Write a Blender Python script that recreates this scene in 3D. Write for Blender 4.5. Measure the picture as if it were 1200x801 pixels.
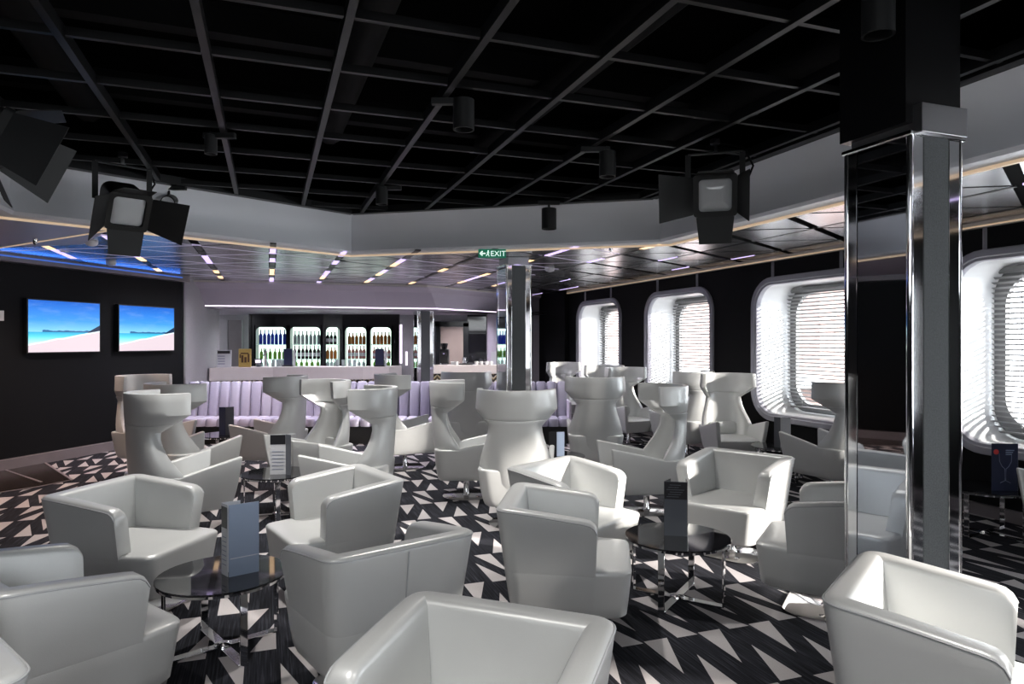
import bpy, bmesh, math, random
from math import sin, cos, pi, radians, sqrt
from mathutils import Vector, Matrix

for o in list(bpy.data.objects):
    bpy.data.objects.remove(o)
SC = bpy.context.scene
COL = SC.collection
random.seed(7)

# ------------------------------------------------------------------ camera, sky, sun, exposure
# World: origin on the carpet below the camera, +Y the way it looks. The room's own grid is turned
# by GA to the left of the view; GW() turns grid coordinates (p across, q along) into world ones.
GA = math.atan2(285, 800)
def GW(p, q):
    return (cos(GA) * p - sin(GA) * q, sin(GA) * p + cos(GA) * q)
HC = 2.96          # low ceiling
HG = 3.50          # black grid in the raised centre
PW = 6.80          # window wall, grid p

cam = bpy.data.cameras.new('camera')
cam.lens = 24.0
cam.sensor_width = 36.0
cam_o = bpy.data.objects.new('camera', cam)
cam_o.location = (0, 0, 1.75)
cam_o.rotation_euler = (radians(90), 0, 0)
cam.clip_start = 0.05
COL.objects.link(cam_o)
SC.camera = cam_o

SC.view_settings.view_transform = 'Standard'
SC.view_settings.look = 'None'
SC.view_settings.gamma = 1.0
SC.view_settings.use_curve_mapping = False
SC.view_settings.exposure = 0.22

w = bpy.data.worlds.new('sky')
SC.world = w
w.use_nodes = True
bg = w.node_tree.nodes['Background']
bg.inputs['Color'].default_value = (0.90, 0.95, 1.0, 1)
bg.inputs['Strength'].default_value = 11.0

sun = bpy.data.lights.new('sun', 'SUN')
sun.energy = 17.0
sun.angle = radians(2.5)
sun.color = (1.0, 0.93, 0.86)
sun_o = bpy.data.objects.new('sun', sun)
az, el = radians(-20), radians(14)
sun_dir = Vector((cos(az) * cos(el), sin(az) * cos(el), sin(el)))
sun_o.rotation_euler = sun_dir.to_track_quat('Z', 'Y').to_euler()
sun_o.location = (20, -14, 10)
COL.objects.link(sun_o)

WIN_Q = [13.46 - 3.07 * k for k in range(7)]     # window centres along the wall
def portal(q):
    l = bpy.data.lights.new('window_portal', 'AREA')
    l.shape = 'RECTANGLE'; l.size = 2.0; l.size_y = 1.9
    l.cycles.is_portal = True
    o = bpy.data.objects.new('window_portal', l)
    x, y = GW(PW + 0.75, q)
    o.location = (x, y, 1.62)
    d = Vector((*GW(-1, 0), 0))
    o.rotation_euler = d.to_track_quat('-Z', 'Y').to_euler()
    COL.objects.link(o)
for q in WIN_Q:
    portal(q)

# soft fill light added behind the viewer, out of view
def area(name, loc, rot, sx, sy, e, col):
    l = bpy.data.lights.new(name, 'AREA'); l.shape = 'RECTANGLE'; l.size = sx; l.size_y = sy
    l.energy = e; l.color = col
    o = bpy.data.objects.new(name, l); o.location = loc; o.rotation_euler = rot
    COL.objects.link(o)
area('rear_fill_light', (-0.5, -2.6, 2.9), (radians(38), 0, 0), 6.0, 1.6, 110, (0.93, 0.97, 1.0))

# ------------------------------------------------------------------ materials
def mat(name, col, rough=0.5, metal=0.0, spec=0.5, emit=None, estr=0.0):
    m = bpy.data.materials.new(name); m.use_nodes = True
    b = m.node_tree.nodes['Principled BSDF']
    b.inputs['Base Color'].default_value = (*col, 1)
    b.inputs['Roughness'].default_value = rough
    b.inputs['Metallic'].default_value = metal
    b.inputs['Specular IOR Level'].default_value = spec
    if emit:
        b.inputs['Emission Color'].default_value = (*emit, 1)
        b.inputs['Emission Strength'].default_value = estr
    return m

class NT:
    """small helper to write node graphs"""
    def __init__(s, m):
        s.m = m; s.t = m.node_tree; s.b = s.t.nodes['Principled BSDF']
    def n(s, typ, **kw):
        nd = s.t.nodes.new(typ)
        for k, v in kw.items(): setattr(nd, k, v)
        return nd
    def L(s, a, b): s.t.links.new(a, b)
    def math(s, op, a, b=None, c=None, clamp=False):
        nd = s.n('ShaderNodeMath', operation=op); nd.use_clamp = clamp
        for i, v in enumerate((a, b, c)):
            if v is None: continue
            if isinstance(v, (int, float)): nd.inputs[i].default_value = v
            else: s.L(v, nd.inputs[i])
        return nd.outputs[0]
    def ramp(s, f, stops, interp='LINEAR'):
        nd = s.n('ShaderNodeValToRGB'); r = nd.color_ramp; r.interpolation = interp
        while len(r.elements) < len(stops): r.elements.new(0.5)
        for e, (p, c) in zip(r.elements, stops):
            e.position = p; e.color = (*c, 1)
        s.L(f, nd.inputs[0]); return nd.outputs[0]
    def mix(s, f, a, b):
        nd = s.n('ShaderNodeMix', data_type='RGBA')
        if isinstance(f, (int, float)): nd.inputs[0].default_value = f
        else: s.L(f, nd.inputs[0])
        for i, v in ((6, a), (7, b)):
            if isinstance(v, tuple): nd.inputs[i].default_value = (*v, 1)
            else: s.L(v, nd.inputs[i])
        return nd.outputs[2]
    def noise(s, vec, scale, detail=2.0, rough=0.5):
        nd = s.n('ShaderNodeTexNoise'); nd.inputs['Scale'].default_value = scale
        nd.inputs['Detail'].default_value = detail; nd.inputs['Roughness'].default_value = rough
        if vec is not None: s.L(vec, nd.inputs['Vector'])
        return nd.outputs['Fac']
    def coord(s, which='Object'):
        return s.n('ShaderNodeTexCoord').outputs[which]
    def mapping(s, vec, rot=(0, 0, 0), scale=(1, 1, 1), loc=(0, 0, 0)):
        nd = s.n('ShaderNodeMapping'); s.L(vec, nd.inputs[0])
        nd.inputs['Rotation'].default_value = rot; nd.inputs['Scale'].default_value = scale
        nd.inputs['Location'].default_value = loc
        return nd.outputs[0]
    def bump(s, h, strength=0.2, dist=0.01):
        nd = s.n('ShaderNodeBump'); nd.inputs['Strength'].default_value = strength
        nd.inputs['Distance'].default_value = dist
        s.L(h, nd.inputs['Height']); s.L(nd.outputs[0], s.b.inputs['Normal'])

def mottled(name, c1, c2, scale, rough=0.5, metal=0.0, bump=0.0, bscale=None, spec=0.5):
    m = mat(name, c1, rough, metal, spec); g = NT(m)
    co = g.coord()
    f = g.noise(co, scale, 3.0)
    g.L(g.mix(f, c1, c2), g.b.inputs['Base Color'])
    if bump: g.bump(g.noise(co, bscale or scale * 3, 2.0), bump, 0.004)
    return m

M = {}
M['leather'] = mottled('silver_white_leather', (0.55, 0.56, 0.555), (0.60, 0.61, 0.60), 4.0, 0.36, 0.22, 0.10, 260.0, 0.5)
M['piping'] = mat('leather_piping', (0.42, 0.43, 0.44), 0.45)
M['chrome'] = mat('chrome', (0.82, 0.82, 0.83), 0.06, 1.0)
M['plate'] = mat('polished_steel_plate', (0.78, 0.76, 0.75), 0.10, 1.0)
M['black_glass'] = mat('black_glass', (0.012, 0.012, 0.014), 0.04, 0.0, 0.8)
M['mirror'] = mat('smoked_mirror', (0.58, 0.60, 0.64), 0.02, 1.0)
M['black'] = mat('matt_black', (0.004, 0.004, 0.0045), 0.75, 0.0, 0.2)
M['void'] = mat('void_black', (0.0015, 0.0015, 0.0016), 0.9, 0.0, 0.05)
M['bar'] = mat('grid_grey', (0.009, 0.0093, 0.010), 0.4, 0.3)
M['crossbar'] = mat('grid_crossbar_black', (0.0065, 0.0066, 0.007), 0.4, 0.3)
M['fixture'] = mat('fixture_black', (0.011, 0.0115, 0.012), 0.5, 0.0, 0.4)
M['cove'] = mottled('cove_grey_paint', (0.74, 0.76, 0.81), (0.77, 0.79, 0.83), 2.0, 0.42)
M['wall_dark'] = mottled('charcoal_wallcovering', (0.0035, 0.0037, 0.0045), (0.005, 0.0053, 0.006), 30.0, 0.6, 0, 0.1, 90, 0.15)
M['mauve'] = mottled('mauve_skirting', (0.16, 0.14, 0.15), (0.20, 0.18, 0.19), 8.0, 0.4)
M['trim_white'] = mat('white_trim', (0.62, 0.58, 0.54), 0.4)
M['frame'] = mat('window_surround_grey', (0.36, 0.36, 0.41), 0.35)
M['reveal'] = mat('window_reveal_white', (0.66, 0.67, 0.68), 0.35)
M['slat'] = mat('blind_slat', (0.24, 0.245, 0.25), 0.5)
M['winplate'] = mat('window_inner_frame', (0.16, 0.165, 0.17), 0.5)
M['soffit'] = mottled('bar_soffit_lilac_grey', (0.52, 0.47, 0.56), (0.56, 0.51, 0.60), 1.5, 0.45)
M['greywall'] = mottled('pale_textured_wallcovering', (0.30, 0.29, 0.31), (0.38, 0.37, 0.39), 25.0, 0.6, 0, 0.25, 60)
M['counter'] = mottled('counter_stone', (0.62, 0.56, 0.55), (0.66, 0.60, 0.59), 8.0, 0.3)
M['beige'] = mottled('beige_mirror_reflection', (0.36, 0.29, 0.25), (0.28, 0.22, 0.19), 3.0, 0.4)
M['cab'] = mat('back_bar_black', (0.009, 0.009, 0.011), 0.15, 0.0, 0.6)
M['glow'] = mat('backlit_panel', (0.8, 0.9, 0.85), 0.5, emit=(0.78, 1.0, 0.88), estr=1.7)
M['shelf'] = mat('glass_shelf', (0.45, 0.60, 0.55), 0.1)
M['led_purple'] = mat('led_purple', (0.5, 0.4, 0.7), 0.4, emit=(0.72, 0.58, 1.0), estr=1.1)
M['added_blue_glow'] = mat('added_blue_glow', (0.1, 0.2, 0.6), 0.4, emit=(0.05, 0.2, 0.8), estr=0.35)
M['led_warm'] = mat('led_warm', (0.8, 0.7, 0.5), 0.4, emit=(1.0, 0.66, 0.36), estr=1.3)
M['led_white'] = mat('led_lilac_white', (0.9, 0.8, 0.9), 0.4, emit=(0.95, 0.80, 1.0), estr=1.6)
M['led_trim'] = mat('lit_trim_edge', (0.6, 0.5, 0.4), 0.4, emit=(1.0, 0.72, 0.46), estr=0.35)
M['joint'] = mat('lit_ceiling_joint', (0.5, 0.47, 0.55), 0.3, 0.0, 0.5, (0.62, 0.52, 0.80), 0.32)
M['off'] = mat('unlit_channel', (0.006, 0.006, 0.007), 0.4)
M['white'] = mat('white_plastic', (0.70, 0.70, 0.70), 0.4)
M['green'] = mat('exit_green', (0.0, 0.10, 0.05), 0.4, emit=(0.0, 0.22, 0.12), estr=0.35)
M['signwhite'] = mat('exit_white', (0.8, 0.9, 0.85), 0.4, emit=(0.8, 1.0, 0.9), estr=0.8)
M['lens'] = mat('lamp_lens', (0.62, 0.64, 0.66), 0.12, 0.0, 0.8)
M['reflector'] = mat('lamp_reflector', (0.75, 0.75, 0.75), 0.15, 1.0)
M['blackcol'] = mat('black_column_cladding', (0.003, 0.003, 0.0035), 0.35, 0.0, 0.3)
M['fabric'] = mottled('grey_speckled_fabric', (0.04, 0.044, 0.048), (0.15, 0.16, 0.165), 160.0, 0.8, 0, 0.3, 200)
M['steel'] = mat('brushed_steel', (0.42, 0.42, 0.43), 0.3, 1.0)
M['paper_white'] = mat('white_card', (0.62, 0.63, 0.66), 0.35)
M['paper_blue'] = mat('pale_blue_card', (0.30, 0.37, 0.50), 0.3)
M['paper_black'] = mat('black_card', (0.012, 0.012, 0.016), 0.3)
M['paper_grey'] = mat('slate_card', (0.10, 0.11, 0.13), 0.3)
M['navy'] = mat('navy_card', (0.018, 0.024, 0.065), 0.35)
M['ink'] = mat('card_line_ink', (0.22, 0.25, 0.36), 0.5)
M['red'] = mat('red_print', (0.55, 0.03, 0.03), 0.5)
M['gold'] = mottled('gold_card', (0.50, 0.33, 0.07), (0.62, 0.47, 0.16), 40.0, 0.5)
M['brown'] = mat('brown_print', (0.10, 0.05, 0.02), 0.6)
M['brick_out'] = mottled('quay_building_render', (0.34, 0.22, 0.19), (0.42, 0.30, 0.26), 1.0, 0.8)

def mk_pane():
    m = bpy.data.materials.new('window_glass'); m.use_nodes = True
    t = m.node_tree; t.nodes.clear()
    out = t.nodes.new('ShaderNodeOutputMaterial'); mx = t.nodes.new('ShaderNodeMixShader')
    tr = t.nodes.new('ShaderNodeBsdfTransparent'); gl = t.nodes.new('ShaderNodeBsdfGlossy')
    gl.inputs['Roughness'].default_value = 0.02
    mx.inputs[0].default_value = 0.08
    t.links.new(tr.outputs[0], mx.inputs[1]); t.links.new(gl.outputs[0], mx.inputs[2])
    t.links.new(mx.outputs[0], out.inputs[0])
    return m
M['pane'] = mk_pane()

def mk_carpet():
    m = mat('patterned_carpet', (0.02, 0.02, 0.025), 0.92, 0, 0.15); g = NT(m)
    co = g.coord('Object')
    v = g.mapping(co, rot=(0, 0, -GA))
    sp = g.n('ShaderNodeSeparateXYZ'); g.L(v, sp.inputs[0])
    P, Q = 0.37, 1.265
    p0, q0 = -2.48 - 0.055, 9.18
    x = g.math('ADD', sp.outputs[0], -p0 + P * 400)
    x = g.math('SUBTRACT', g.math('MODULO', x, P), 0.055)
    y = g.math('ADD', sp.outputs[1], -q0 + Q * 400)
    y = g.math('SUBTRACT', g.math('MODULO', y, Q), Q)          # -Q..0
    def tri(ox, oy, dx, dy):
        # right angle at (ox,oy), legs dx along x and dy along y
        a = g.math('DIVIDE', g.math('SUBTRACT', x, ox), dx)
        b = g.math('DIVIDE', g.math('SUBTRACT', y, oy), dy)
        s = g.math('LESS_THAN', g.math('ADD', a, b), 1.0)
        return g.math('MULTIPLY', g.math('MULTIPLY', g.math('GREATER_THAN', a, 0.0), g.math('GREATER_THAN', b, 0.0)), s)
    t = [tri(0.135, -0.005, -0.14, -0.47), tri(-0.05, -0.64, 0.14, 0.45),
         tri(0.105, -0.62, 0.155, -0.41), tri(0.30, -1.262, -0.14, 0.40)]
    f = t[0]
    for k in t[1:]: f = g.math('MAXIMUM', f, k)
    st = g.mapping(v, scale=(95, 3.0, 1))
    n1 = g.noise(st, 1.0, 3.0)
    fine = g.noise(co, 420.0, 1.0)
    dark = g.ramp(n1, [(0.32, (0.004, 0.004, 0.006)), (0.55, (0.017, 0.018, 0.024)), (0.75, (0.050, 0.053, 0.066))])
    pale = g.ramp(fine, [(0.3, (0.36, 0.34, 0.345)), (0.7, (0.52, 0.49, 0.49))])
    g.L(g.mix(f, dark, pale), g.b.inputs['Base Color'])
    g.bump(fine, 0.35, 0.004)
    return m
M['carpet'] = mk_carpet()

def mk_parquet():
    m = mat('dark_parquet', (0.02, 0.012, 0.008), 0.22); g = NT(m)
    v = g.mapping(g.coord(), rot=(0, 0, radians(-15)), scale=(2, 30, 1))
    n = g.noise(v, 1.0, 3.0)
    g.L(g.ramp(n, [(0.3, (0.006, 0.004, 0.003)), (0.7, (0.030, 0.018, 0.012))]), g.b.inputs['Base Color'])
    return m
M['parquet'] = mk_parquet()

def mk_panel():
    m = mat('gloss_ceiling_panel', (0.20, 0.20, 0.22), 0.27, 1.0, 0.5); g = NT(m)
    n = g.noise(g.mapping(g.coord(), scale=(1.2, 6, 1)), 1.0, 2.0)
    g.L(g.ramp(n, [(0.3, (0.36, 0.36, 0.38)), (0.7, (0.50, 0.50, 0.53))]), g.b.inputs['Base Color'])
    return m
M['panel'] = mk_panel()

def mk_stripe():
    m = mat('lilac_striped_upholstery', (0.4, 0.38, 0.5), 0.5); g = NT(m)
    oi = g.n('ShaderNodeObjectInfo')
    g.L(g.ramp(oi.outputs['Random'], [(0.0, (0.36, 0.34, 0.44)), (0.5, (0.45, 0.43, 0.53)), (1.0, (0.30, 0.28, 0.37))]), g.b.inputs['Base Color'])
    return m
M['stripe'] = mk_stripe()

def mk_zigzag():
    m = mat('zigzag_mosaic', (0.1, 0.1, 0.1), 0.3); g = NT(m)
    sp = g.n('ShaderNodeSeparateXYZ'); g.L(g.coord(), sp.inputs[0])
    tri = g.math('PINGPONG', sp.outputs[0], 0.09)
    v = g.math('ADD', sp.outputs[2], tri)
    st = g.math('FRACT', g.math('MULTIPLY', v, 9.0))
    g.L(g.ramp(st, [(0.0, (0.02, 0.015, 0.012)), (0.35, (0.30, 0.22, 0.10)), (0.6, (0.50, 0.46, 0.40)), (0.8, (0.06, 0.045, 0.03))], 'CONSTANT'), g.b.inputs['Base Color'])
    return m
M['zigzag'] = mk_zigzag()

def mk_beach():
    """flat picture shown on the screens: sky, far hills, sea and a slanting sandy shore"""
    m = mat('screen_picture', (0, 0, 0), 0.2); g = NT(m)
    sp = g.n('ShaderNodeSeparateXYZ'); g.L(g.coord('UV'), sp.inputs[0])
    x, y = sp.outputs[0], sp.outputs[1]
    sky = g.ramp(y, [(0.40, (0.20, 0.56, 0.92)), (0.62, (0.045, 0.28, 0.80)), (1.0, (0.012, 0.11, 0.52))])
    cl = g.noise(g.mapping(g.coord('UV'), scale=(3, 7, 1)), 1.0, 4.0)
    sky = g.mix(g.math('MULTIPLY', g.math('SUBTRACT', cl, 0.5, clamp=True), 0.6), sky, (0.45, 0.62, 0.95))
    sea = g.ramp(y, [(0.15, (0.55, 0.80, 0.88)), (0.30, (0.10, 0.62, 0.72)), (0.39, (0.03, 0.36, 0.62))])
    c = g.mix(g.math('GREATER_THAN', y, 0.39), sea, sky)
    hill = g.math('ADD', 0.375, g.math('MULTIPLY', g.noise(g.mapping(g.coord('UV'), scale=(7, 0.01, 1)), 1.0, 4.0), 0.095))
    hm = g.math('MULTIPLY', g.math('LESS_THAN', y, hill), g.math('GREATER_THAN', y, 0.39))
    hm = g.math('MULTIPLY', hm, g.math('GREATER_THAN', x, 0.18))
    c = g.mix(hm, c, (0.03, 0.13, 0.28))
    rock = g.math('MULTIPLY', g.math('LESS_THAN', y, g.math('MULTIPLY_ADD', g.math('SUBTRACT', x, 0.82), 0.8, 0.40)), g.math('GREATER_THAN', y, 0.37))
    c = g.mix(g.math('MULTIPLY', rock, g.math('GREATER_THAN', x, 0.82)), c, (0.01, 0.025, 0.06))
    shore = g.math('MULTIPLY_ADD', x, 0.27, 0.10)
    wob = g.math('MULTIPLY', g.noise(g.mapping(g.coord('UV'), scale=(3, 3, 1)), 1.0, 2.0), 0.06)
    shore = g.math('ADD', shore, wob)
    foam = g.math('LESS_THAN', y, g.math('ADD', shore, 0.03))
    sand = g.math('LESS_THAN', y, shore)
    c = g.mix(foam, c, (0.75, 0.85, 0.92))
    c = g.mix(sand, c, (0.66, 0.55, 0.60))
    g.b.inputs['Base Color'].default_value = (0.0, 0.0, 0.0, 1)
    g.L(c, g.b.inputs['Emission Color']); g.b.inputs['Emission Strength'].default_value = 1.25
    return m
M['beach'] = mk_beach()

# ------------------------------------------------------------------ mesh helpers
class MB:
    def __init__(s): s.v = []; s.f = []
    def add(s, vs, fs):
        k = len(s.v); s.v += [tuple(v) for v in vs]; s.f += [tuple(i + k for i in f) for f in fs]
        return s
    def box(s, c, d, rz=0.0, R=None):
        hx, hy, hz = d[0] / 2, d[1] / 2, d[2] / 2
        vs = []
        for x, y, z in ((-1, -1, -1), (1, -1, -1), (1, 1, -1), (-1, 1, -1), (-1, -1, 1), (1, -1, 1), (1, 1, 1), (-1, 1, 1)):
            v = Vector((x * hx, y * hy, z * hz))
            if R is not None: v = R @ v
            elif rz: v = Matrix.Rotation(rz, 3, 'Z') @ v
            vs.append(v + Vector(c))
        return s.add(vs, [(0, 3, 2, 1), (4, 5, 6, 7), (0, 1, 5, 4), (1, 2, 6, 5), (2, 3, 7, 6), (3, 0, 4, 7)])
    def prism(s, pts, z0, z1):
        """upright prism over a plan polygon (counter-clockwise)"""
        n = len(pts)
        vs = [(x, y, z0) for x, y in pts] + [(x, y, z1) for x, y in pts]
        fs = [tuple(range(n - 1, -1, -1)), tuple(range(n, 2 * n))] + [(i, (i + 1) % n, n + (i + 1) % n, n + i) for i in range(n)]
        return s.add(vs, fs)
    def loft(s, rings, caps=True):
        n = len(rings[0]); k = len(s.v)
        for r in rings: s.v += [tuple(p) for p in r]
        for j in range(len(rings) - 1):
            for i in range(n):
                a = k + j * n + i; b = k + j * n + (i + 1) % n
                s.f.append((a, b, b + n, a + n))
        if caps:
            s.f.append(tuple(k + i for i in range(n - 1, -1, -1)))
            s.f.append(tuple(k + (len(rings) - 1) * n + i for i in range(n)))
        return s
    def lathe(s, prof, c=(0, 0, 0), n=16, R=None):
        rings = []
        for r, z in prof:
            ring = []
            for i in range(n):
                v = Vector((max(r, 1e-4) * cos(2 * pi * i / n), max(r, 1e-4) * sin(2 * pi * i / n), z))
                if R is not None: v = R @ v
                ring.append(v + Vector(c))
            rings.append(ring)
        return s.loft(rings)
    def tube(s, pts, r, n=8):
        pts = [Vector(p) for p in pts]; rings = []
        for i, p in enumerate(pts):
            t = (pts[min(i + 1, len(pts) - 1)] - pts[max(i - 1, 0)]).normalized()
            a = t.cross(Vector((0, 0, 1)))
            if a.length < 1e-3: a = t.cross(Vector((1, 0, 0)))
            a.normalize(); b = t.cross(a)
            rings.append([p + a * (r * cos(2 * pi * j / n)) + b * (r * sin(2 * pi * j / n)) for j in range(n)])
        return s.loft(rings)
    def bar(s, a, b, w, h):
        """straight flat bar from a to b, w wide across, h tall"""
        a = Vector(a); b = Vector(b); t = (b - a).normalized()
        u = t.cross(Vector((0, 0, 1)))
        if u.length < 1e-3: u = Vector((1, 0, 0))
        u.normalize(); n = u.cross(t)
        ring = lambda p: [p + u * (sx * w / 2) + n * (sz * h / 2) for sx, sz in ((-1, -1), (1, -1), (1, 1), (-1, 1))]
        return s.loft([ring(a), ring(b)])
    def mesh(s, name, m, smooth=None, bevel=0.0, seg=2):
        me = bpy.data.meshes.new(name); me.from_pydata(s.v, [], s.f)
        bm = bmesh.new(); bm.from_mesh(me)
        bmesh.ops.recalc_face_normals(bm, faces=bm.faces)
        if bevel:
            ed = [e for e in bm.edges if len(e.link_faces) == 2 and e.calc_face_angle(0) > radians(48)]
            bmesh.ops.bevel(bm, geom=ed, offset=bevel, segments=seg, profile=0.5, affect='EDGES', clamp_overlap=True)
        bm.to_mesh(me); bm.free()
        if smooth is not None:
            me.polygons.foreach_set('use_smooth', [True] * len(me.polygons))
            me.set_sharp_from_angle(angle=radians(smooth))
        if m is not None: me.materials.append(m)
        return me

def link(name, me, parent=None, loc=None, rot=None):
    o = bpy.data.objects.new(name, me); COL.objects.link(o)
    if parent is not None: o.parent = parent
    if loc is not None: o.location = loc
    if rot is not None: o.rotation_euler = rot
    return o
def obj(name, mb, m, parent=None, smooth=None, bevel=0.0, seg=2, loc=None, rot=None):
    return link(name, mb.mesh(name, M[m] if isinstance(m, str) else m, smooth, bevel, seg), parent, loc, rot)
def tag(o, label, cat, group=None):
    o['label'] = label; o['category'] = cat
    if group: o['group'] = group
    return o
def thing(name, label, cat, loc=(0, 0, 0), rz=0.0, group=None, rot=None):
    o = bpy.data.objects.new(name, None); COL.objects.link(o)
    o.empty_display_size = 0.1
    o.location = loc; o.rotation_euler = rot if rot is not None else (0, 0, rz)
    return tag(o, label, cat, group)
def struct(name, mb=None, m=None, **kw):
    if mb is None:
        o = bpy.data.objects.new(name, None); COL.objects.link(o)
    else: o = obj(name, mb, m, **kw)
    o['kind'] = 'structure'
    return o
def dup(root, label, loc, rz=0.0, group=None):
    r = root.copy(); COL.objects.link(r); r.location = loc; r.rotation_euler = (0, 0, rz)
    r['label'] = label
    if group: r['group'] = group
    for ch in list(root.children):
        c = ch.copy(); COL.objects.link(c); c.parent = r
        for gch in ch.children:
            d = gch.copy(); COL.objects.link(d); d.parent = c
    return r

def rrect(w, h, r, n=5, cx=0.0, cy=0.0):
    """rounded rectangle outline, counter-clockwise"""
    pts = []
    for sx, sy, a0 in ((1, 1, 0), (-1, 1, 90), (-1, -1, 180), (1, -1, 270)):
        for i in range(n + 1):
            a = radians(a0 + 90 * i / n)
            pts.append((cx + sx * (w / 2 - r) + r * cos(a), cy + sy * (h / 2 - r) + r * sin(a)))
    return pts

def clip(poly, a, b, c):
    """keep the side a*x+b*y>=c of a polygon"""
    out = []
    for i in range(len(poly)):
        p, q = poly[i], poly[(i + 1) % len(poly)]
        dp = a * p[0] + b * p[1] - c; dq = a * q[0] + b * q[1] - c
        if dp >= 0: out.append(p)
        if (dp >= 0) != (dq >= 0):
            t = dp / (dp - dq); out.append((p[0] + t * (q[0] - p[0]), p[1] + t * (q[1] - p[1])))
    return out
def clip_convex(poly, reg):
    n = len(reg)
    for i in range(n):
        (x0, y0), (x1, y1) = reg[i], reg[(i + 1) % n]
        a, b = -(y1 - y0), (x1 - x0)
        poly = clip(poly, a, b, a * x0 + b * y0)
        if len(poly) < 3: return []
    return poly
def parea(p):
    return 0.5 * sum(p[i][0] * p[(i + 1) % len(p)][1] - p[(i + 1) % len(p)][0] * p[i][1] for i in range(len(p)))

# ------------------------------------------------------------------ the room shell
def LW(d, off=0.0):
    """point on the left wall at depth d (off: distance into the room)"""
    return (-6.08 - 0.277 * (12.64 - d) + off * 0.964, d - off * 0.267)

struct('floor', MB().prism([(-12, -4.5), (10, -4.5), (10, 19), (-12, 19)], -0.2, 0.0), 'carpet')
FL = bpy.data.objects['floor']
# dark parquet inlay by the left wall
b = MB().prism([(-6.86, 10.0), (-7.95, 6.2), (-6.95, 6.5), (-5.70, 8.24), (-5.57, 8.64)], 0.0, 0.006)
par = obj('parquet_inlay', b, 'parquet', FL)
for pa, pb in (((-6.86, 9.98), (-5.57, 8.64)), ((-5.57, 8.64), (-5.70, 8.24)), ((-5.70, 8.24), (-6.95, 6.5)), ((-6.9, 9.3), (-5.86, 8.5)), ((-7.15, 8.7), (-6.25, 7.9))):
    obj('inlay_strip', MB().bar((*pa, 0.008), (*pb, 0.008), 0.03, 0.006), 'mauve', FL)

# left wall: dark covering, mauve skirting, pelmet under the ceiling
def quad_wall(name, a, b2, z0, z1, m, th=0.15, side=1, parent=None):
    a = Vector(a); b2 = Vector(b2); t = (b2 - a).normalized(); n = Vector((-t.y, t.x)) * side * th
    mb = MB().prism([tuple(a), tuple(b2), tuple(b2 + n), tuple(a + n)], z0, z1)
    return obj(name, mb, m, parent)
o = quad_wall('wall_left', LW(12.64), LW(-4.4), 0, 3.1, 'wall_dark', 0.2, -1); o['kind'] = 'structure'
o = quad_wall('baseboard_left', LW(12.62, 0.10), LW(-4.4, 0.10), 0.0, 0.14, 'mauve', 0.10, -1); o['kind'] = 'structure'
o = quad_wall('trim_1', LW(12.62, 0.16), LW(-4.4, 0.16), 2.85, HC, 'mauve', 0.16, -1); o['kind'] = 'structure'
# grey wall at the end of it, turning back to the bar
o = quad_wall('wall_bar_side', (-6.08, 12.64), (-6.62, 15.3), 0, 3.1, 'greywall', 0.15, 1); o['kind'] = 'structure'
obj('wall_return', MB().prism([(-6.62, 15.3), (-6.62, 15.45), (-8.2, 15.45), (-8.2, 15.3)], 0, 3.1), 'greywall', o)
obj('edge_strip', MB().prism([(-6.10, 12.60), (-6.06, 12.60), (-6.06, 12.68), (-6.10, 12.68)], 0, 2.85), 'steel', o)
obj('wall_end', MB().prism([(-8.2, 15.3), (-8.2, 18.2), (-8.4, 18.2), (-8.4, 15.3)], 0, 3.1), 'greywall', o)
struct('wall_back', MB().prism([(-8.4, 17.9), (2.2, 17.9), (2.2, 18.2), (-8.4, 18.2)], 0, 3.1), 'greywall')
struct('wall_rear', MB().prism([(-12, -4.5), (10, -4.5), (10, -4.3), (-12, -4.3)], 0, 4.4), 'wall_dark')

# window wall, one mesh with seven rounded openings, plus joint strips
def plate_hole(mb, outer, inner, f):
    """flat plate between a rectangle and a rounded outline, f maps (a,b) to 3D"""
    x0, y0, x1, y1 = outer; n = len(inner)
    cx = sum(p[0] for p in inner) / n; cy = sum(p[1] for p in inner) / n
    op = []
    for (x, y) in inner:
        dx, dy = x - cx, y - cy
        t = min([((x1 - cx) / dx if dx > 1e-9 else (x0 - cx) / dx if dx < -1e-9 else 1e9),
                 ((y1 - cy) / dy if dy > 1e-9 else (y0 - cy) / dy if dy < -1e-9 else 1e9)])
        op.append((cx + dx * t, cy + dy * t))
    # move the four samples nearest the corners exactly onto them
    for X, Y in ((x0, y0), (x1, y0), (x1, y1), (x0, y1)):
        k = min(range(n), key=lambda i: (op[i][0] - X) ** 2 + (op[i][1] - Y) ** 2)
        op[k] = (X, Y)
    vs = [f(*p) for p in op] + [f(*p) for p in inner]
    mb.add(vs, [(i, (i + 1) % n, n + (i + 1) % n, n + i) for i in range(n)])
WW, WH, WR, WZ = 2.12, 2.04, 0.42, 1.65     # outer size of the window surround
wb = MB()
f_wall = lambda q, z: (*GW(PW, q), z)
outl = rrect(WW, WH, WR, 8, 0, WZ)
for q in WIN_Q:
    plate_hole(wb, (q - 1.535, 0, q + 1.535, 3.1), [(x + q, y) for x, y in outl], f_wall)
for q0, q1 in ((WIN_Q[0] + 1.535, 17.2), (-7.2, WIN_Q[-1] - 1.535)):
    wb.add([f_wall(q0, 0), f_wall(q1, 0), f_wall(q1, 3.1), f_wall(q0, 3.1)], [(0, 1, 2, 3)])
wr = struct('wall_right', wb, 'wall_dark')
md = wr.modifiers.new('thick', 'SOLIDIFY'); md.thickness = 0.12; md.offset = 1.0
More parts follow.
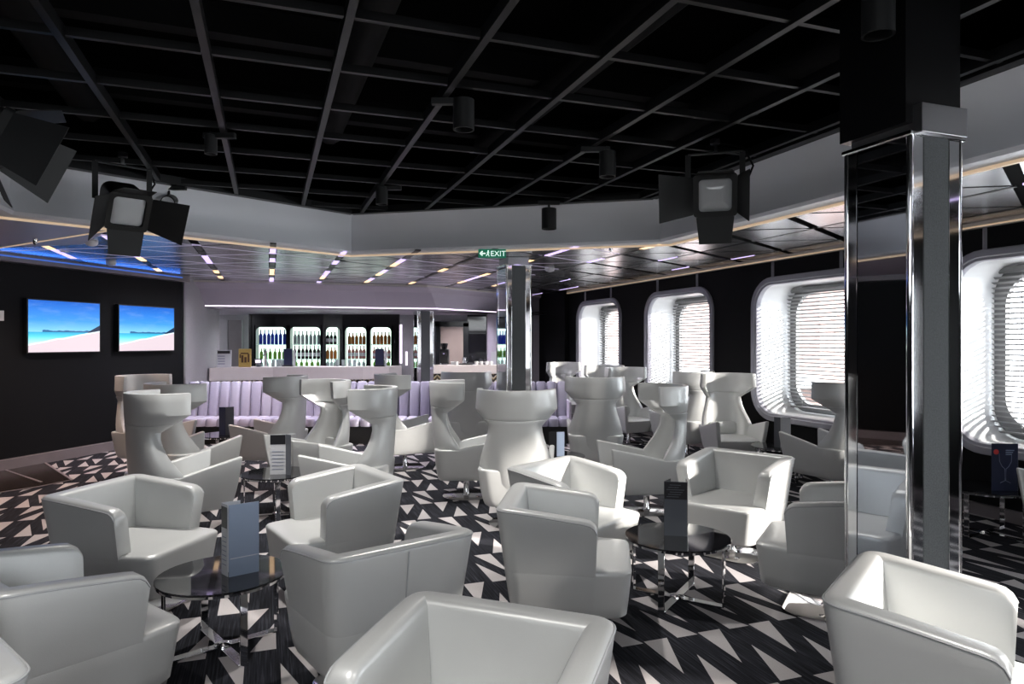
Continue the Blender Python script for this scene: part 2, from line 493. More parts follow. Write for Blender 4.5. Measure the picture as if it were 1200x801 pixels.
for q in WIN_Q[:5]:
    for s in (-0.62, 0.62):
        b = MB().bar((*GW(PW - 0.008, q + s), WZ + WH / 2 - 0.02), (*GW(PW - 0.008, q + s), HC), 0.05, 0.016)
        obj('joint_strip', b, 'frame', wr)
# glowing blue strip and lamp added on the left pelmet to tint the ceiling
pa, pb = LW(12.4, 0.19), LW(8.2, 0.19)
obj('added_blue_strip', MB().bar((*pa, 2.915), (*pb, 2.915), 0.02, 0.02), 'added_blue_glow', bpy.data.objects['trim_1'])
l = bpy.data.lights.new('added_blue_wash', 'AREA'); l.shape = 'RECTANGLE'; l.size = 4.2; l.size_y = 0.03; l.energy = 2.2; l.color = (0.04, 0.22, 1.0)
lo = bpy.data.objects.new('added_blue_wash', l); COL.objects.link(lo); lo.location = ((pa[0] + pb[0]) / 2 + 0.02, (pa[1] + pb[1]) / 2, 2.90)
zx = Vector((pa[0] - pb[0], pa[1] - pb[1], 0)).normalized(); dz = Vector((zx.y, -zx.x, 0.55)).normalized()
lo.rotation_euler = Matrix((zx, (-dz).cross(zx), -dz)).transposed().to_euler()
b = MB().bar((*GW(PW - 0.02, -7), 0.06), (*GW(PW - 0.02, 17), 0.06), 0.04, 0.12)
o = obj('baseboard_right', b, 'mauve'); o['kind'] = 'structure'
b = MB().bar((*GW(PW - 0.03, -7), HC - 0.03), (*GW(PW - 0.03, 17), HC - 0.03), 0.06, 0.06)
o = obj('trim_2', b, 'trim_white'); o['kind'] = 'structure'
b = MB().bar((*GW(PW - 0.065, -7), HC - 0.045), (*GW(PW - 0.065, 17), HC - 0.045), 0.012, 0.012)
obj('lit_edge', b, 'led_trim', o)

def W3(p, q, z): x, y = GW(p, q); return (x, y, z)
def window(i, q, seen):
    w_ = struct('window_%d' % i)
    x, y = GW(PW, q); w_.location = (x, y, 0); w_.rotation_euler = (0, 0, GA)
    ring = lambda w, h, r, X: [(X, a, b_) for a, b_ in rrect(w, h, r, 8, 0, WZ)]
    # stepped surround
    fr = MB().loft([ring(WW + 0.02, WH + 0.02, WR + 0.01, 0.0), ring(WW + 0.02, WH + 0.02, WR + 0.01, -0.030), ring(WW, WH, WR, -0.042), ring(WW - 0.12, WH - 0.12, WR - 0.06, -0.042),
                    ring(WW - 0.14, WH - 0.14, WR - 0.07, -0.025), ring(WW - 0.19, WH - 0.19, WR - 0.095, -0.020), ring(WW - 0.20, WH - 0.20, WR - 0.10, -0.008), ring(WW - 0.20, WH - 0.20, WR - 0.10, 0.06)], caps=False)
    obj('surround', fr, 'frame', w_, smooth=35)
    rv = MB().loft([ring(WW - 0.20, WH - 0.20, WR - 0.10, 0.05), ring(WW - 0.20, WH - 0.20, WR - 0.10, 0.62)], caps=False)
    obj('reveal', rv, 'reveal', w_, smooth=35)
    # outer frame plate with the glazed opening
    pl = MB(); hole = rrect(1.68, 1.62, 0.32, 8, 0, WZ)
    n = len(hole); o1 = rrect(WW - 0.18, WH - 0.18, WR - 0.09, 8, 0, WZ)
    pl.add([(0.60, a, b_) for a, b_ in o1] + [(0.60, a, b_) for a, b_ in hole] + [(0.66, a, b_) for a, b_ in hole],
           [(k, (k + 1) % n, n + (k + 1) % n, n + k) for k in range(n)] + [(n + k, n + (k + 1) % n, 2 * n + (k + 1) % n, 2 * n + k) for k in range(n)])
    obj('frame', pl, 'winplate', w_, smooth=35)
    pn = MB().add([(0.655, a, b_) for a, b_ in hole], [tuple(range(n))])
    obj('pane', pn, 'pane', w_)
    return w_
for i, q in enumerate(WIN_Q):
    window(i + 1, q, i < 5)

blind_words = ['farthest small window of the window wall', 'second window from the far end',
               'third window, left of the near mirrored column', 'nearest window, right of the near mirrored column']
slat_mb = MB().box((0, 0, 0), (0.048, 1.84, 0.003))
slat_me = slat_mb.mesh('slat', M['slat'])
for i, q in enumerate(WIN_Q[:4]):
    x, y = GW(PW + 0.52, q)
    t = thing('venetian_blind', 'white horizontal slat blind in the ' + blind_words[i], 'blind', (x, y, 0), GA, 'slat blinds in the windows')
    obj('head_rail', MB().box((0, 0, 2.52), (0.06, 1.86, 0.04)), 'slat', t, bevel=0.004)
    obj('bottom_rail', MB().box((0, 0, 0.80), (0.05, 1.84, 0.02)), 'slat', t, bevel=0.003)
    nb = 31
    for k in range(nb):
        link('slat', slat_me, t, (0, 0, 0.85 + k * 0.0545), (0, radians(24), 0))
    for s in (-0.6, 0.0, 0.6):
        obj('ladder_cord', MB().bar((-0.026, s, 0.8), (-0.026, s, 2.52), 0.004, 0.004), 'slat', t)

# what the windows look out on: a pale brick quay building beyond the far windows
t = thing('quay_building', 'brown rendered building seen through the slats of the far windows', 'building', (*GW(15, 24), -6), GA)
obj('wall', MB().box((0, 0, 5.2), (5, 22, 10.4)), 'brick_out', t)
for k in range(3):
    obj('parapet', MB().box((-2.7, 0, 4.2 + 2.6 * k), (0.5, 22, 0.3)), 'reveal', t)

# ------------------------------------------------------------------ raised black ceiling with its grid
HEX = [(4.68, 7.30), (1.07, 9.74), (-2.50, 7.83), (-2.50, -2.2), (4.68, -2.2)]     # outer trim of the tray, grid coordinates
def inset(poly, d):
    n = len(poly); out = []
    for i in range(n):
        p0, p1, p2 = Vector(poly[i - 1]), Vector(poly[i]), Vector(poly[(i + 1) % n])
        a = (p1 - p0).normalized(); b_ = (p2 - p1).normalized()
        na, nb = Vector((-a.y, a.x)), Vector((-b_.y, b_.x))
        bis = (na + nb).normalized(); out.append(tuple(p1 + bis * (d / max(0.3, bis.dot(na)))))
    return out
CE = struct('ceiling')
# parts of the ceiling are built in grid coordinates under an empty turned by GA
CE.rotation_euler = (0, 0, GA)
prof = [(0.0, HC), (0.20, HC), (0.225, HC + 0.03), (0.17, HC + 0.20), (0.19, HC + 0.36), (0.30, HC + 0.50), (0.34, HG - 0.02)]
lv = [inset(HEX, d) for d, z in prof]
n = len(HEX)
for i in range(n):
    if i == 3: continue
    j = (i + 1) % n
    b = MB()
    vs = []
    for (d, z), ring in zip(prof, lv):
        vs += [(*ring[i], z), (*ring[j], z)]
    b.add(vs, [(2 * k, 2 * k + 1, 2 * k + 3, 2 * k + 2) for k in range(len(prof) - 1)])
    obj('cove_face', b, 'cove', CE, smooth=40)
    b = MB().bar((*HEX[i], HC - 0.008), (*HEX[j], HC - 0.008), 0.03, 0.03)
    obj('lit_edge', b, 'led_trim', CE)
    a0, a1 = inset(HEX, 0.36)[i], inset(HEX, 0.36)[j]
    obj('tray_frame', MB().bar((*a0, HG), (*a1, HG), 0.10, 0.09), 'bar', CE)
# black void above
top = inset(HEX, -0.9)
b = MB().prism(list(reversed(top)), 4.45, 4.6)
obj('void_slab', b, 'void', CE)
b = MB(); vs = [(*p, HG - 0.02) for p in inset(HEX, 0.33)] + [(*p, HG + 0.02) for p in inset(HEX, -0.85)] + [(*p, 4.5) for p in inset(HEX, -0.85)]
b.add(vs, [(i, (i + 1) % n, n + (i + 1) % n, n + i) for i in range(n)] + [(n + i, n + (i + 1) % n, 2 * n + (i + 1) % n, 2 * n + i) for i in range(n)])
obj('void_side', b, 'void', CE)
inner = inset(HEX, 0.36)
def span_q(p):
    """q where the line p=const meets the far edge of the tray"""
    if p >= 1.07: return 9.74 - (p - 1.07) * (2.44 / 3.61) - 0.42
    return 9.74 - (1.07 - p) * (1.91 / 3.57) - 0.42
bar_p = [-1.11 + 0.757 * k for k in range(-1, 8)]
bar_q = [3.72 + 0.753 * k for k in range(-5, 8)]
for p in bar_p:
    q1 = span_q(p)
    obj('grid_bar', MB().bar((p, -1.8, HG), (p, q1, HG), 0.045, 0.08), 'bar', CE)
for q in bar_q:
    if q < 7.4: pr = 4.30
    else: pr = 1.07 + (9.74 - 0.42 - q) / (2.44 / 3.61)
    pl_ = -2.12 if q < 7.4 else 1.07 - (9.74 - 0.42 - q) / (1.91 / 3.57)
    if pr - pl_ < 0.3: continue
    ends = [pl_] + [x for x in bar_p if pl_ + 0.1 < x < pr - 0.1] + [pr]
    for a, c in zip(ends[:-1], ends[1:]):
        obj('grid_crossbar', MB().bar((a + 0.03, q, HG), (c - 0.03, q, HG), 0.035, 0.05), 'crossbar', CE)
# ducts and joists faintly visible above the grid
for q in (1.2, 3.3, 5.5, 7.2):
    obj('joist', MB().bar((-2.6, q, 4.15), (4.8, q + 0.2, 4.15), 0.14, 0.22), 'black', CE)
for p in (-1.6, 0.6, 2.3, 3.9):
    obj('duct', MB().tube([(p, -2, 3.95), (p + 0.1, 3, 3.95), (p, 7.4, 3.95)], 0.13, 10), 'black', CE, smooth=60)

# ------------------------------------------------------------------ low ceiling of triangular gloss panels
LX, LY0, LS = 0.905, 5.75, 1.045
regs = [[(4.68, -4.0), (PW, -4.0), (PW, 7.30), (4.68, 7.30)],
        [(4.68, 7.30), (PW, 7.30), (PW, 17.2), (1.07, 17.2), (1.07, 9.74)],
        [(1.07, 9.74), (1.07, 17.2), (-9, 17.2), (-9, 7.83), (-2.50, 7.83)],
        [(-2.50, 7.83), (-9, 7.83), (-9, -2.2), (-2.50, -2.2)]]
soff = [(-6.75, 13.25), (-4.7, 13.63), (-2.97, 14.24), (-1.82, 14.55), (-0.51, 16.3), (0.95, 18.0)]
def soff_d(u):
    for (u0, d0), (u1, d1) in zip(soff[:-1], soff[1:]):
        if u <= u1: return d0 + (d1 - d0) * (u - u0) / (u1 - u0)
    return 18.2
plain = [(-2.48, 7.83), (-1.55, 8.33), (-2.10, 9.53), (-3.17, 10.2), (-5.4, 10.6), (-5.4, 7.0)]
obj('plain_soffit', MB().prism([(-2.5, 7.0), (-2.5, 7.85), (-1.62, 8.32), (-2.15, 9.62), (-3.25, 10.35), (-5.6, 10.9), (-5.9, 6.0), (-2.5, 6.0)], HC - 0.02, HC + 0.03), 'soffit', CE)
obj('lit_edge', MB().bar((-1.62, 8.32, HC - 0.02), (-3.25, 10.35, HC - 0.02), 0.02, 0.02), 'led_trim', CE)
npan = 0
lit = random.Random(21)
for nx in range(-9, 8):
    x0 = 0.051 + LX * nx; x1 = x0 + LX
    yl = LY0 + (LS / 2 if nx % 2 else 0.0)
    yr = LY0 + (0.0 if nx % 2 else LS / 2)
    for k in range(-10, 13):
        a = yl + LS * k; c = (yr + LS * k) if yr > yl else (yr + LS * (k + 1))
        for tri in ([(x0, a), (x1, c), (x0, a + LS)], [(x0, a + LS), (x1, c), (x1, c + LS)]):
            t = tri
            m = len(tri)
            for i in range(3):
                (ax, ay), (bx, by) = tri[i], tri[(i + 1) % 3]
                ln = sqrt((bx - ax) ** 2 + (by - ay) ** 2)
                na, nb = -(by - ay) / ln, (bx - ax) / ln
                right = x0 > 4.4
                if abs(bx - ax) < 1e-6: g_ = 0.024 if right else 0.050
                elif (by - ay) * (bx - ax) > 0: g_ = 0.050 if right else 0.026
                else: g_ = 0.026
                t = clip(t, na, nb, na * ax + nb * ay + g_)
            cx = sum(p[0] for p in tri) / 3; cy = sum(p[1] for p in tri) / 3
            u, d = GW(cx, cy)
            if d > soff_d(u) + 0.75: continue
            if u < LW(d)[0] - 0.55 or cx > PW + 0.5: continue
            if d < 0.3: continue
            b = MB(); ok = False
            for r in regs:
                pc = clip_convex(t, r)
                if len(pc) >= 3 and parea(pc) > 0.004:
                    b.prism(pc, HC, HC + 0.018); ok = True
            if ok:
                npan += 1
                link('ceiling_panel', b.mesh('ceiling_panel', M['panel']), CE, (0, 0, random.uniform(-0.001, 0.001)))
        # thin joints along the slanting edges, front ceiling; faint lilac glow put into their colour
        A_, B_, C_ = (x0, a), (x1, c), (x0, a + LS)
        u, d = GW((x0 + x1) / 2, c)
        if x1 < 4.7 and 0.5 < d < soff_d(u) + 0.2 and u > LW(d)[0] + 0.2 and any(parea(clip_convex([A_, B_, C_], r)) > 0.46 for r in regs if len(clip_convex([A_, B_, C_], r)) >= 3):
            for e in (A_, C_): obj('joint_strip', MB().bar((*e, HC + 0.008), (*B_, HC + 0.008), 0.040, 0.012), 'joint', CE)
        # channel along q at x0
        u, d = GW(x0, a + LS / 2)
        inside = any(len(clip_convex([(x0 - .01, a + .1), (x0 + .01, a + .1), (x0 + .01, a + LS - .1), (x0 - .01, a + LS - .1)], r)) >= 3 and
                     abs(parea(clip_convex([(x0 - .01, a + .1), (x0 + .01, a + .1), (x0 + .01, a + LS - .1), (x0 - .01, a + LS - .1)], r))) > 0.012 for r in regs)
        if inside and d < soff_d(u) + 0.3 and u > LW(d)[0] and d > 1.0 and x0 < PW - 0.1:
            rr = lit.random()
            h = LS / 2
            for (s0, s1) in ((0.03, h - 0.03), (h + 0.03, LS - 0.03)):
                rr = lit.random()
                if x0 > 4.6: mm = 'led_purple' if rr < 0.18 else 'off'
                else: mm = 'led_purple' if rr < 0.24 else 'led_warm' if rr < 0.48 else 'off'
                obj('led_channel', MB().bar((x0, a + s0, HC + 0.004), (x0, a + s1, HC + 0.004), (0.035 if x0 > 4.6 else 0.075), 0.016), mm, CE)
# dark backing above the panels
for r in regs:
    obj('backing', MB().prism(r, HC + 0.03, HC + 0.08), 'void', CE)

def dome(name, label, cat, u, d, z, r, m='white', h=0.06):
    t = MB().lathe([(r, 0), (r, -h * 0.4), (r * 0.8, -h * 0.8), (r * 0.35, -h), (0, -h)], n=14)
    o = obj(name, t, m, smooth=50, loc=(u, d, z)); return tag(o, label, cat)
dome('smoke_detector', 'white round detector on the ceiling beside the left stage lamp', 'detector', -5.05, 8.2, HC - 0.001, 0.07)
dome('smoke_detector', 'white round detector on the ceiling right of the middle column', 'detector', 0.62, 11.2, HC, 0.08)
dome('smoke_detector', 'small white detector near the left wall, close above the screens', 'detector', -6.05, 10.3, HC - 0.001, 0.07)
dome('sprinkler_head', 'small sprinkler on the plain soffit at the far left', 'sprinkler', -5.45, 7.8, HC - 0.02, 0.025, 'chrome', 0.08)
dome('sprinkler_head', 'small sprinkler by the tray edge right of the exit sign', 'sprinkler', 1.25, 8.65, HC, 0.025, 'chrome', 0.07)
obj('rear_slab', MB().prism([(-10, -8), (PW, -8), (PW, -2.2), (-10, -2.2)], HC, HC + 0.1), 'soffit', CE)

# ------------------------------------------------------------------ mirrored columns (square, set to the room grid)
def column(p, q, s, t_, label, first=None, H_=2.86):
    x, y = GW(p, q)
    if first is not None: return dup(first, label, (x, y, 0), GA)
    c = thing('mirrored_column', label, 'column', (x, y, 0), GA, 'mirrored columns')
    ch = 0.022
    obj('core', MB().box((s / 2, t_ / 2, H_ / 2), (s - 0.04, t_ - 0.04, H_)), 'blackcol', c)
    # mirror sides (-p, +p, +q) with narrow chrome borders
    for nm, x0, y0, dx, dy in (('left', 0, 0, 0, 1), ('right', s, 0, 0, 1), ('far', 0, t_, 1, 0)):
        L_ = t_ if dy else s
        for a, b_, mm, nme in ((ch, L_ - 0.085, 'mirror', 'mirror_panel'), (L_ - 0.080, L_ - ch, 'chrome', 'chrome_border')):
            mid = (a + b_) / 2
            cx = x0 + (mid if dx else (0.013 if x0 == 0 else -0.013)); cy = y0 + (mid if dy else (0.013 if y0 == 0 else -0.013))
            obj(nme, MB().box((cx, cy, H_ / 2 + 0.005), ((b_ - a) if dx else 0.02, (b_ - a) if dy else 0.02, H_ - 0.03)), mm, c, bevel=0.002)
    # near side (-q): chrome, fabric, chrome
    for a, b_, mm, nme in ((ch, 0.085, 'chrome', 'chrome_border'), (0.09, s - 0.095, 'fabric', 'fabric_panel'), (s - 0.09, s - ch, 'chrome', 'chrome_border')):
        obj(nme, MB().box(((a + b_) / 2, 0.012, H_ / 2 + 0.005), (b_ - a, 0.022, H_ - 0.03)), mm, c, bevel=0.002)
    for X, Y in ((0.012, 0.012), (s - 0.012, 0.012), (s - 0.012, t_ - 0.012), (0.012, t_ - 0.012)):
        obj('corner_tube', MB().lathe([(0.016, 0), (0.016, H_ - 0.01)], (X, Y, 0), 10), 'chrome', c, smooth=50)
    obj('plinth', MB().box((s / 2, t_ / 2, 0.03), (s + 0.012, t_ + 0.012, 0.06)), 'chrome', c, bevel=0.004)
    obj('collar', MB().box((s / 2, t_ / 2, H_ - 0.005), (s + 0.02, t_ + 0.02, 0.022)), 'chrome', c, bevel=0.005)
    obj('top_block', MB().box((s / 2 + 0.0, t_ / 2, H_ + 0.05), (s - 0.07, t_ - 0.03, 0.10)), 'steel', c, bevel=0.002)
    return c
c1 = column(2.871, 2.421, 0.347, 0.396, 'large mirrored column with grey fabric strip standing among the near tub chairs', None, 2.75)
c2 = column(3.19, 9.20, 0.385, 0.44, 'mirrored column behind the wing chairs under the exit sign')
column(3.19, 15.40, 0.385, 0.44, 'slim mirrored column standing in front of the bar counters', c2)
obj('upper_cladding', MB().box((0.171, 0.216, 3.60), (0.36, 0.40, 1.6)), 'blackcol', c1)
tb = obj('front_block', MB().box((0.185, -0.004, 2.815), (0.30, 0.06, 0.14)), 'steel', c1, bevel=0.003)

# ------------------------------------------------------------------ U-shaped upholstered shell used by both kinds of chair
def upath(xr, wr, xa, wa, rad, ns=8, na=6, nb=7):
    """plan path: right arm front, round the back, left arm front (x forward, y left)"""
    ax, ay = xa, -wa; cx, cy = xr, -wr
    t1 = Vector((ax - cx, ay - cy)).normalized(); t2 = Vector((0, 1))
    A = Vector((cx, cy)) + t1 * rad; B = Vector((cx, cy)) + t2 * rad
    pts = []
    for i in range(ns): pts.append(Vector((ax, ay)).lerp(A, (0.0, 0.035, 0.085, 0.15, 0.26, 0.42, 0.60, 0.80)[i]))
    for i in range(na + 1):
        t = i / na; c = Vector((cx, cy))
        pts.append(A * (1 - t) ** 2 + c * 2 * t * (1 - t) + B * t ** 2)
    Bm = Vector((B.x, -B.y))
    for i in range(1, nb): pts.append(B.lerp(Bm, i / nb))
    full = pts + [Vector((p.x, -p.y)) for p in reversed(pts[:ns + na + 1])]
    return full
def ushell(bot, top, zb, zt, th, zin, r=0.03, bulge=0.0, pw=1.0):
    """sweep a wall section along the path; zt is a function of forward position"""
    n = len(top); rings = []; edge = []
    for i in range(n):
        t = (top[min(i + 1, n - 1)] - top[max(i - 1, 0)]).normalized()
        nrm = Vector((-t.y, t.x))            # outward
        Z = zt(top[i].x)
        def P(z, o):
            f = max(0.0, (z - zb) / (Z - zb)) ** pw
            q = bot[i].lerp(top[i], f) + nrm * (bulge * sin(pi * min(1, max(0, f))) - o)
            return (q.x, q.y, z)
        ring = [P(zb + (Z - r - zb) * (k / 6) ** (1.6 if pw < 1 else 1.0), 0) for k in range(7)]
        for k in range(1, 5):
            a = radians(90 * k / 4); ring.append(P(Z - r + r * sin(a), r - r * cos(a)))
        for k in range(0, 5):
            a = radians(90 * k / 4); ring.append(P(Z - r + r * cos(a), th - r + r * sin(a)))
        ring += [P(Z - r - (Z - r - zin) * 0.5, th), P(zin, th), P(zb + 0.02, th)]
        rings.append(ring)
        edge.append(P(Z - r * 0.55, 0.001))
    return MB().loft(rings), edge
def outline(xb, xf, wb_, wf, r, n=5):
    """rounded quadrilateral seat outline from back xb to front xf"""
    cs = [(xf, wf), (xb, wb_), (xb, -wb_), (xf, -wf)]
    pts = []
    for i in range(4):
        c = Vector(cs[i]); p = Vector(cs[i - 1]); q = Vector(cs[(i + 1) % 4])
        a = c + (p - c).normalized() * r; b_ = c + (q - c).normalized() * r
        for k in range(n + 1):
            t = k / n; pts.append(a * (1 - t) ** 2 + c * 2 * t * (1 - t) + b_ * t ** 2)
    return pts
def seat_block(levels):
    return MB().loft([[(p.x, p.y, z) for p in outline(*o)] for z, o in levels])

def foot(parent, square, zb):
    if square:
        R0 = rrect(0.52, 0.52, 0.13, 6); R1 = rrect(0.505, 0.505, 0.125, 6)
        b = MB().loft([[(x, y, 0.0) for x, y in R0], [(x, y, 0.008) for x, y in R0], [(x, y, 0.012) for x, y in R1]])
    else:
        b = MB().lathe([(0.27, 0), (0.27, 0.008), (0.262, 0.012)], n=28)
    obj('foot_plate', b, 'plate', parent, smooth=40)
    obj('pedestal', MB().lathe([(0.045, 0.011), (0.032, 0.03), (0.032, zb - 0.03), (0.10, zb + 0.01)], n=16), 'chrome', parent, smooth=40)

def make_tub(label):
    t = thing('tub_chair', label, 'armchair', group='low tub chairs')
    bot = upath(-0.295, 0.325, 0.19, 0.325, 0.09); top = upath(-0.375, 0.402, 0.210, 0.408, 0.10)
    def zt(x):
        z = 0.80 - 0.062 * min(1, max(0, (x + 0.30) / 0.5)) ** 1.15
        e = (x - 0.150) / 0.055                       # rounded upper corner of each arm front
        return z - (0.045 * (1 - sqrt(max(0, 1 - e * e))) if e > 0 else 0)
    # the wall above the seat; below it the seat body takes over flush
    mid = [a.lerp(c, (0.40 - 0.17) / (0.77 - 0.17)) for a, c in zip(bot, top)]
    b, edge = ushell(mid, top, 0.40, zt, 0.105, 0.43, 0.03)
    obj('shell', b, 'leather', t, smooth=50, bevel=0.016, seg=3)
    def body_ring(z, grow, front, fw, r):
        f = (z - 0.17) / (0.77 - 0.17)
        pts = []
        P_ = [a.lerp(c, f) for a, c in zip(bot, top)]
        for k, p in enumerate(P_):
            tt = (P_[min(k + 1, len(P_) - 1)] - P_[max(k - 1, 0)]).normalized()
            pts.append(p + Vector((-tt.y, tt.x)) * grow)
        # left front corner, then right front corner
        for c0, c1, c2 in ((pts[-1], Vector((front, fw)), Vector((front, 0))), (Vector((front, 0)), Vector((front, -fw)), pts[0])):
            A = c1 + (c0 - c1).normalized() * r; B = c1 + (c2 - c1).normalized() * r
            for k in range(7):
                q = k / 6; pts.append(A * (1 - q) ** 2 + c1 * 2 * q * (1 - q) + B * q ** 2)
        return [(p.x, p.y, z) for p in pts]
    b = MB().loft([body_ring(0.166, -0.05, 0.32, 0.24, 0.07), body_ring(0.172, -0.02, 0.358, 0.275, 0.07), body_ring(0.188, -0.004, 0.376, 0.292, 0.07), body_ring(0.25, 0.001, 0.384, 0.300, 0.07),
                   body_ring(0.37, 0.001, 0.397, 0.316, 0.07), body_ring(0.425, 0.0008, 0.402, 0.325, 0.065), body_ring(0.442, -0.003, 0.403, 0.326, 0.065),
                   body_ring(0.453, -0.011, 0.396, 0.318, 0.065), body_ring(0.459, -0.03, 0.378, 0.30, 0.06), body_ring(0.462, -0.10, 0.30, 0.22, 0.05)])
    obj('seat', b, 'leather', t, smooth=44)
    sp_ = [Vector((bot[len(bot) // 2].x - 0.001, 0, 0.18)).lerp(Vector((top[len(top) // 2].x - 0.001, 0, 0.77)), k / 6) for k in range(7)]
    obj('back_seam', MB().tube(sp_, 0.004, 6), 'piping', t, smooth=60)
    obj('piping', MB().tube(edge, 0.0045, 6), 'piping', t, smooth=60)
    foot(t, True, 0.17)
    return t

def make_wing(label):
    t = thing('wing_chair', label, 'armchair', group='high-backed wing chairs')
    #        z      rc     hw     ef
    rows = [(0.24, -0.300, 0.235, 0.150), (0.34, -0.330, 0.290, 0.210), (0.45, -0.352, 0.335, 0.265), (0.585, -0.368, 0.352, 0.300), (0.66, -0.375, 0.335, 0.255),
            (0.75, -0.382, 0.305, 0.205), (0.84, -0.389, 0.275, 0.180), (0.91, -0.394, 0.258, 0.172), (0.966, -0.398, 0.250, 0.180), (1.00, -0.400, 0.280, 0.228),
            (1.03, -0.403, 0.311, 0.270)]
    head = [(1.03, -0.407, 0.314, 0.273), (1.058, -0.409, 0.340, 0.312), (1.088, -0.411, 0.368, 0.352), (1.117, -0.413, 0.394, 0.390), (1.16, -0.415, 0.391, 0.392),
            (1.23, -0.418, 0.386, 0.398), (1.305, -0.421, 0.380, 0.402)]
    def sheet(rows, th, n):
        nc = 24; outer = []; inner = []
        for z, rc, hw, ef in rows:
            ro = []
            for i in range(nc + 1):
                a = (-1 + 2 * i / nc) * pi / 2; e = 2 / n
                sy = abs(sin(a)) ** e * (1 if a >= 0 else -1)
                ro.append(Vector((rc + ef * (1 - max(0.0, cos(a)) ** e), hw * sy, z)))
            outer.append(ro)
        R_ = len(rows)
        for j in range(R_):
            ri = []
            for i in range(nc + 1):
                du = outer[j][min(i + 1, nc)] - outer[j][max(i - 1, 0)]
                nv = Vector((du.y, -du.x, 0)).normalized()
                ri.append(outer[j][i] + nv * th)
            inner.append(ri)
        b = MB()
        vs = [p for r in outer for p in r] + [p for r in inner for p in r]
        W_ = nc + 1; o2 = R_ * W_; fs = []
        for j in range(R_ - 1):
            for i in range(nc):
                a = j * W_ + i
                fs.append((a, a + 1, a + 1 + W_, a + W_)); fs.append((o2 + a, o2 + a + W_, o2 + a + 1 + W_, o2 + a + 1))
            a = j * W_; fs.append((a, a + W_, o2 + a + W_, o2 + a))
            a = j * W_ + nc; fs.append((a, o2 + a, o2 + a + W_, a + W_))
        for i in range(nc):
            fs.append((i, o2 + i, o2 + i + 1, i + 1)); a = (R_ - 1) * W_ + i
            fs.append((a, a + 1, o2 + a + 1, o2 + a))
        return b.add(vs, fs)
    obj('backrest', sheet(rows, 0.05, 2.5), 'leather', t, smooth=40, bevel=0.007)
    obj('headrest', sheet(head, 0.055, 2.15), 'leather', t, smooth=26, bevel=0.007)
    bot = upath(-0.30, 0.27, 0.36, 0.27, 0.12); top = upath(-0.355, 0.352, 0.455, 0.365, 0.13)
    zt = lambda x: 0.575 + 0.118 * min(1, max(0, (x + 0.10) / 0.54)) ** 0.95
    b, edge = ushell(bot, top, 0.22, zt, 0.055, 0.38, 0.02, 0.0, 0.5)
    obj('arm_shell', b, 'leather', t, smooth=50, bevel=0.010)
    b = seat_block([(0.205, (-0.2, 0.22, 0.17, 0.16, 0.08)), (0.222, (-0.25, 0.31, 0.23, 0.225, 0.08)), (0.38, (-0.28, 0.375, 0.29, 0.29, 0.07)), (0.415, (-0.28, 0.385, 0.29, 0.295, 0.06)),
                    (0.43, (-0.25, 0.35, 0.27, 0.275, 0.06)), (0.435, (-0.2, 0.25, 0.2, 0.21, 0.05))])
    obj('seat', b, 'leather', t, smooth=42)
    b = MB().loft([[(-0.30 + 0.03 * k - 0.10 * s_ * 0 + x, y, z) for x, y, z in [(0.0, a, 0.53 + bb) for a, bb in rrect(0.40, 0.16, 0.05, 4)]] for k, s_ in ((0, 0), (1.6, 0))])
    obj('lumbar_cushion', b, 'leather', t, smooth=40, bevel=0.012)
    foot(t, False, 0.24)
    return t

TUBS = [
 ((-2.480, 4.497, -12.8), 'white tub chair facing right at the left black table, in front of a wing chair'),
 ((-2.036, 3.072, 52.9), 'white tub chair at the lower left edge, its seat turned to the left black table'),
 ((-1.257, 4.845, -144.7), 'white tub chair behind the left black table, facing the viewer and the table'),
 ((-0.710, 3.491, 127.6), 'tub chair right of the left black table, seen from behind with a back seam'),
 ((-0.132, 2.162, -111.2), 'nearest tub chair at the bottom centre, seen from above over its back'),
 ((0.322, 4.218, -8.0), 'white tub chair just left of the near right table, seen from its side'),
 ((0.475, 5.234, -42.6), 'white tub chair directly behind the one left of the near right table'),
 ((1.836, 5.689, -132.8), 'white tub chair behind the near right table with sunlight on its right side'),
 ((2.08, 4.50, 150.0), 'shaded tub chair half hidden behind the large mirrored column, facing left'),
 ((1.670, 2.619, -37.8), 'white tub chair at the lower right, in front of the large mirrored column'),
 ((-1.92, 1.95, -130.0), 'tub chair cut off by the lower left corner, only its rim showing'),
]
tub0 = None
for (u, d, a), lab in TUBS:
    if tub0 is None:
        tub0 = make_tub(lab); tub0.location = (u, d, 0); tub0.rotation_euler = (0, 0, radians(a))
    else: dup(tub0, lab, (u, d, 0), radians(a), 'low tub chairs')

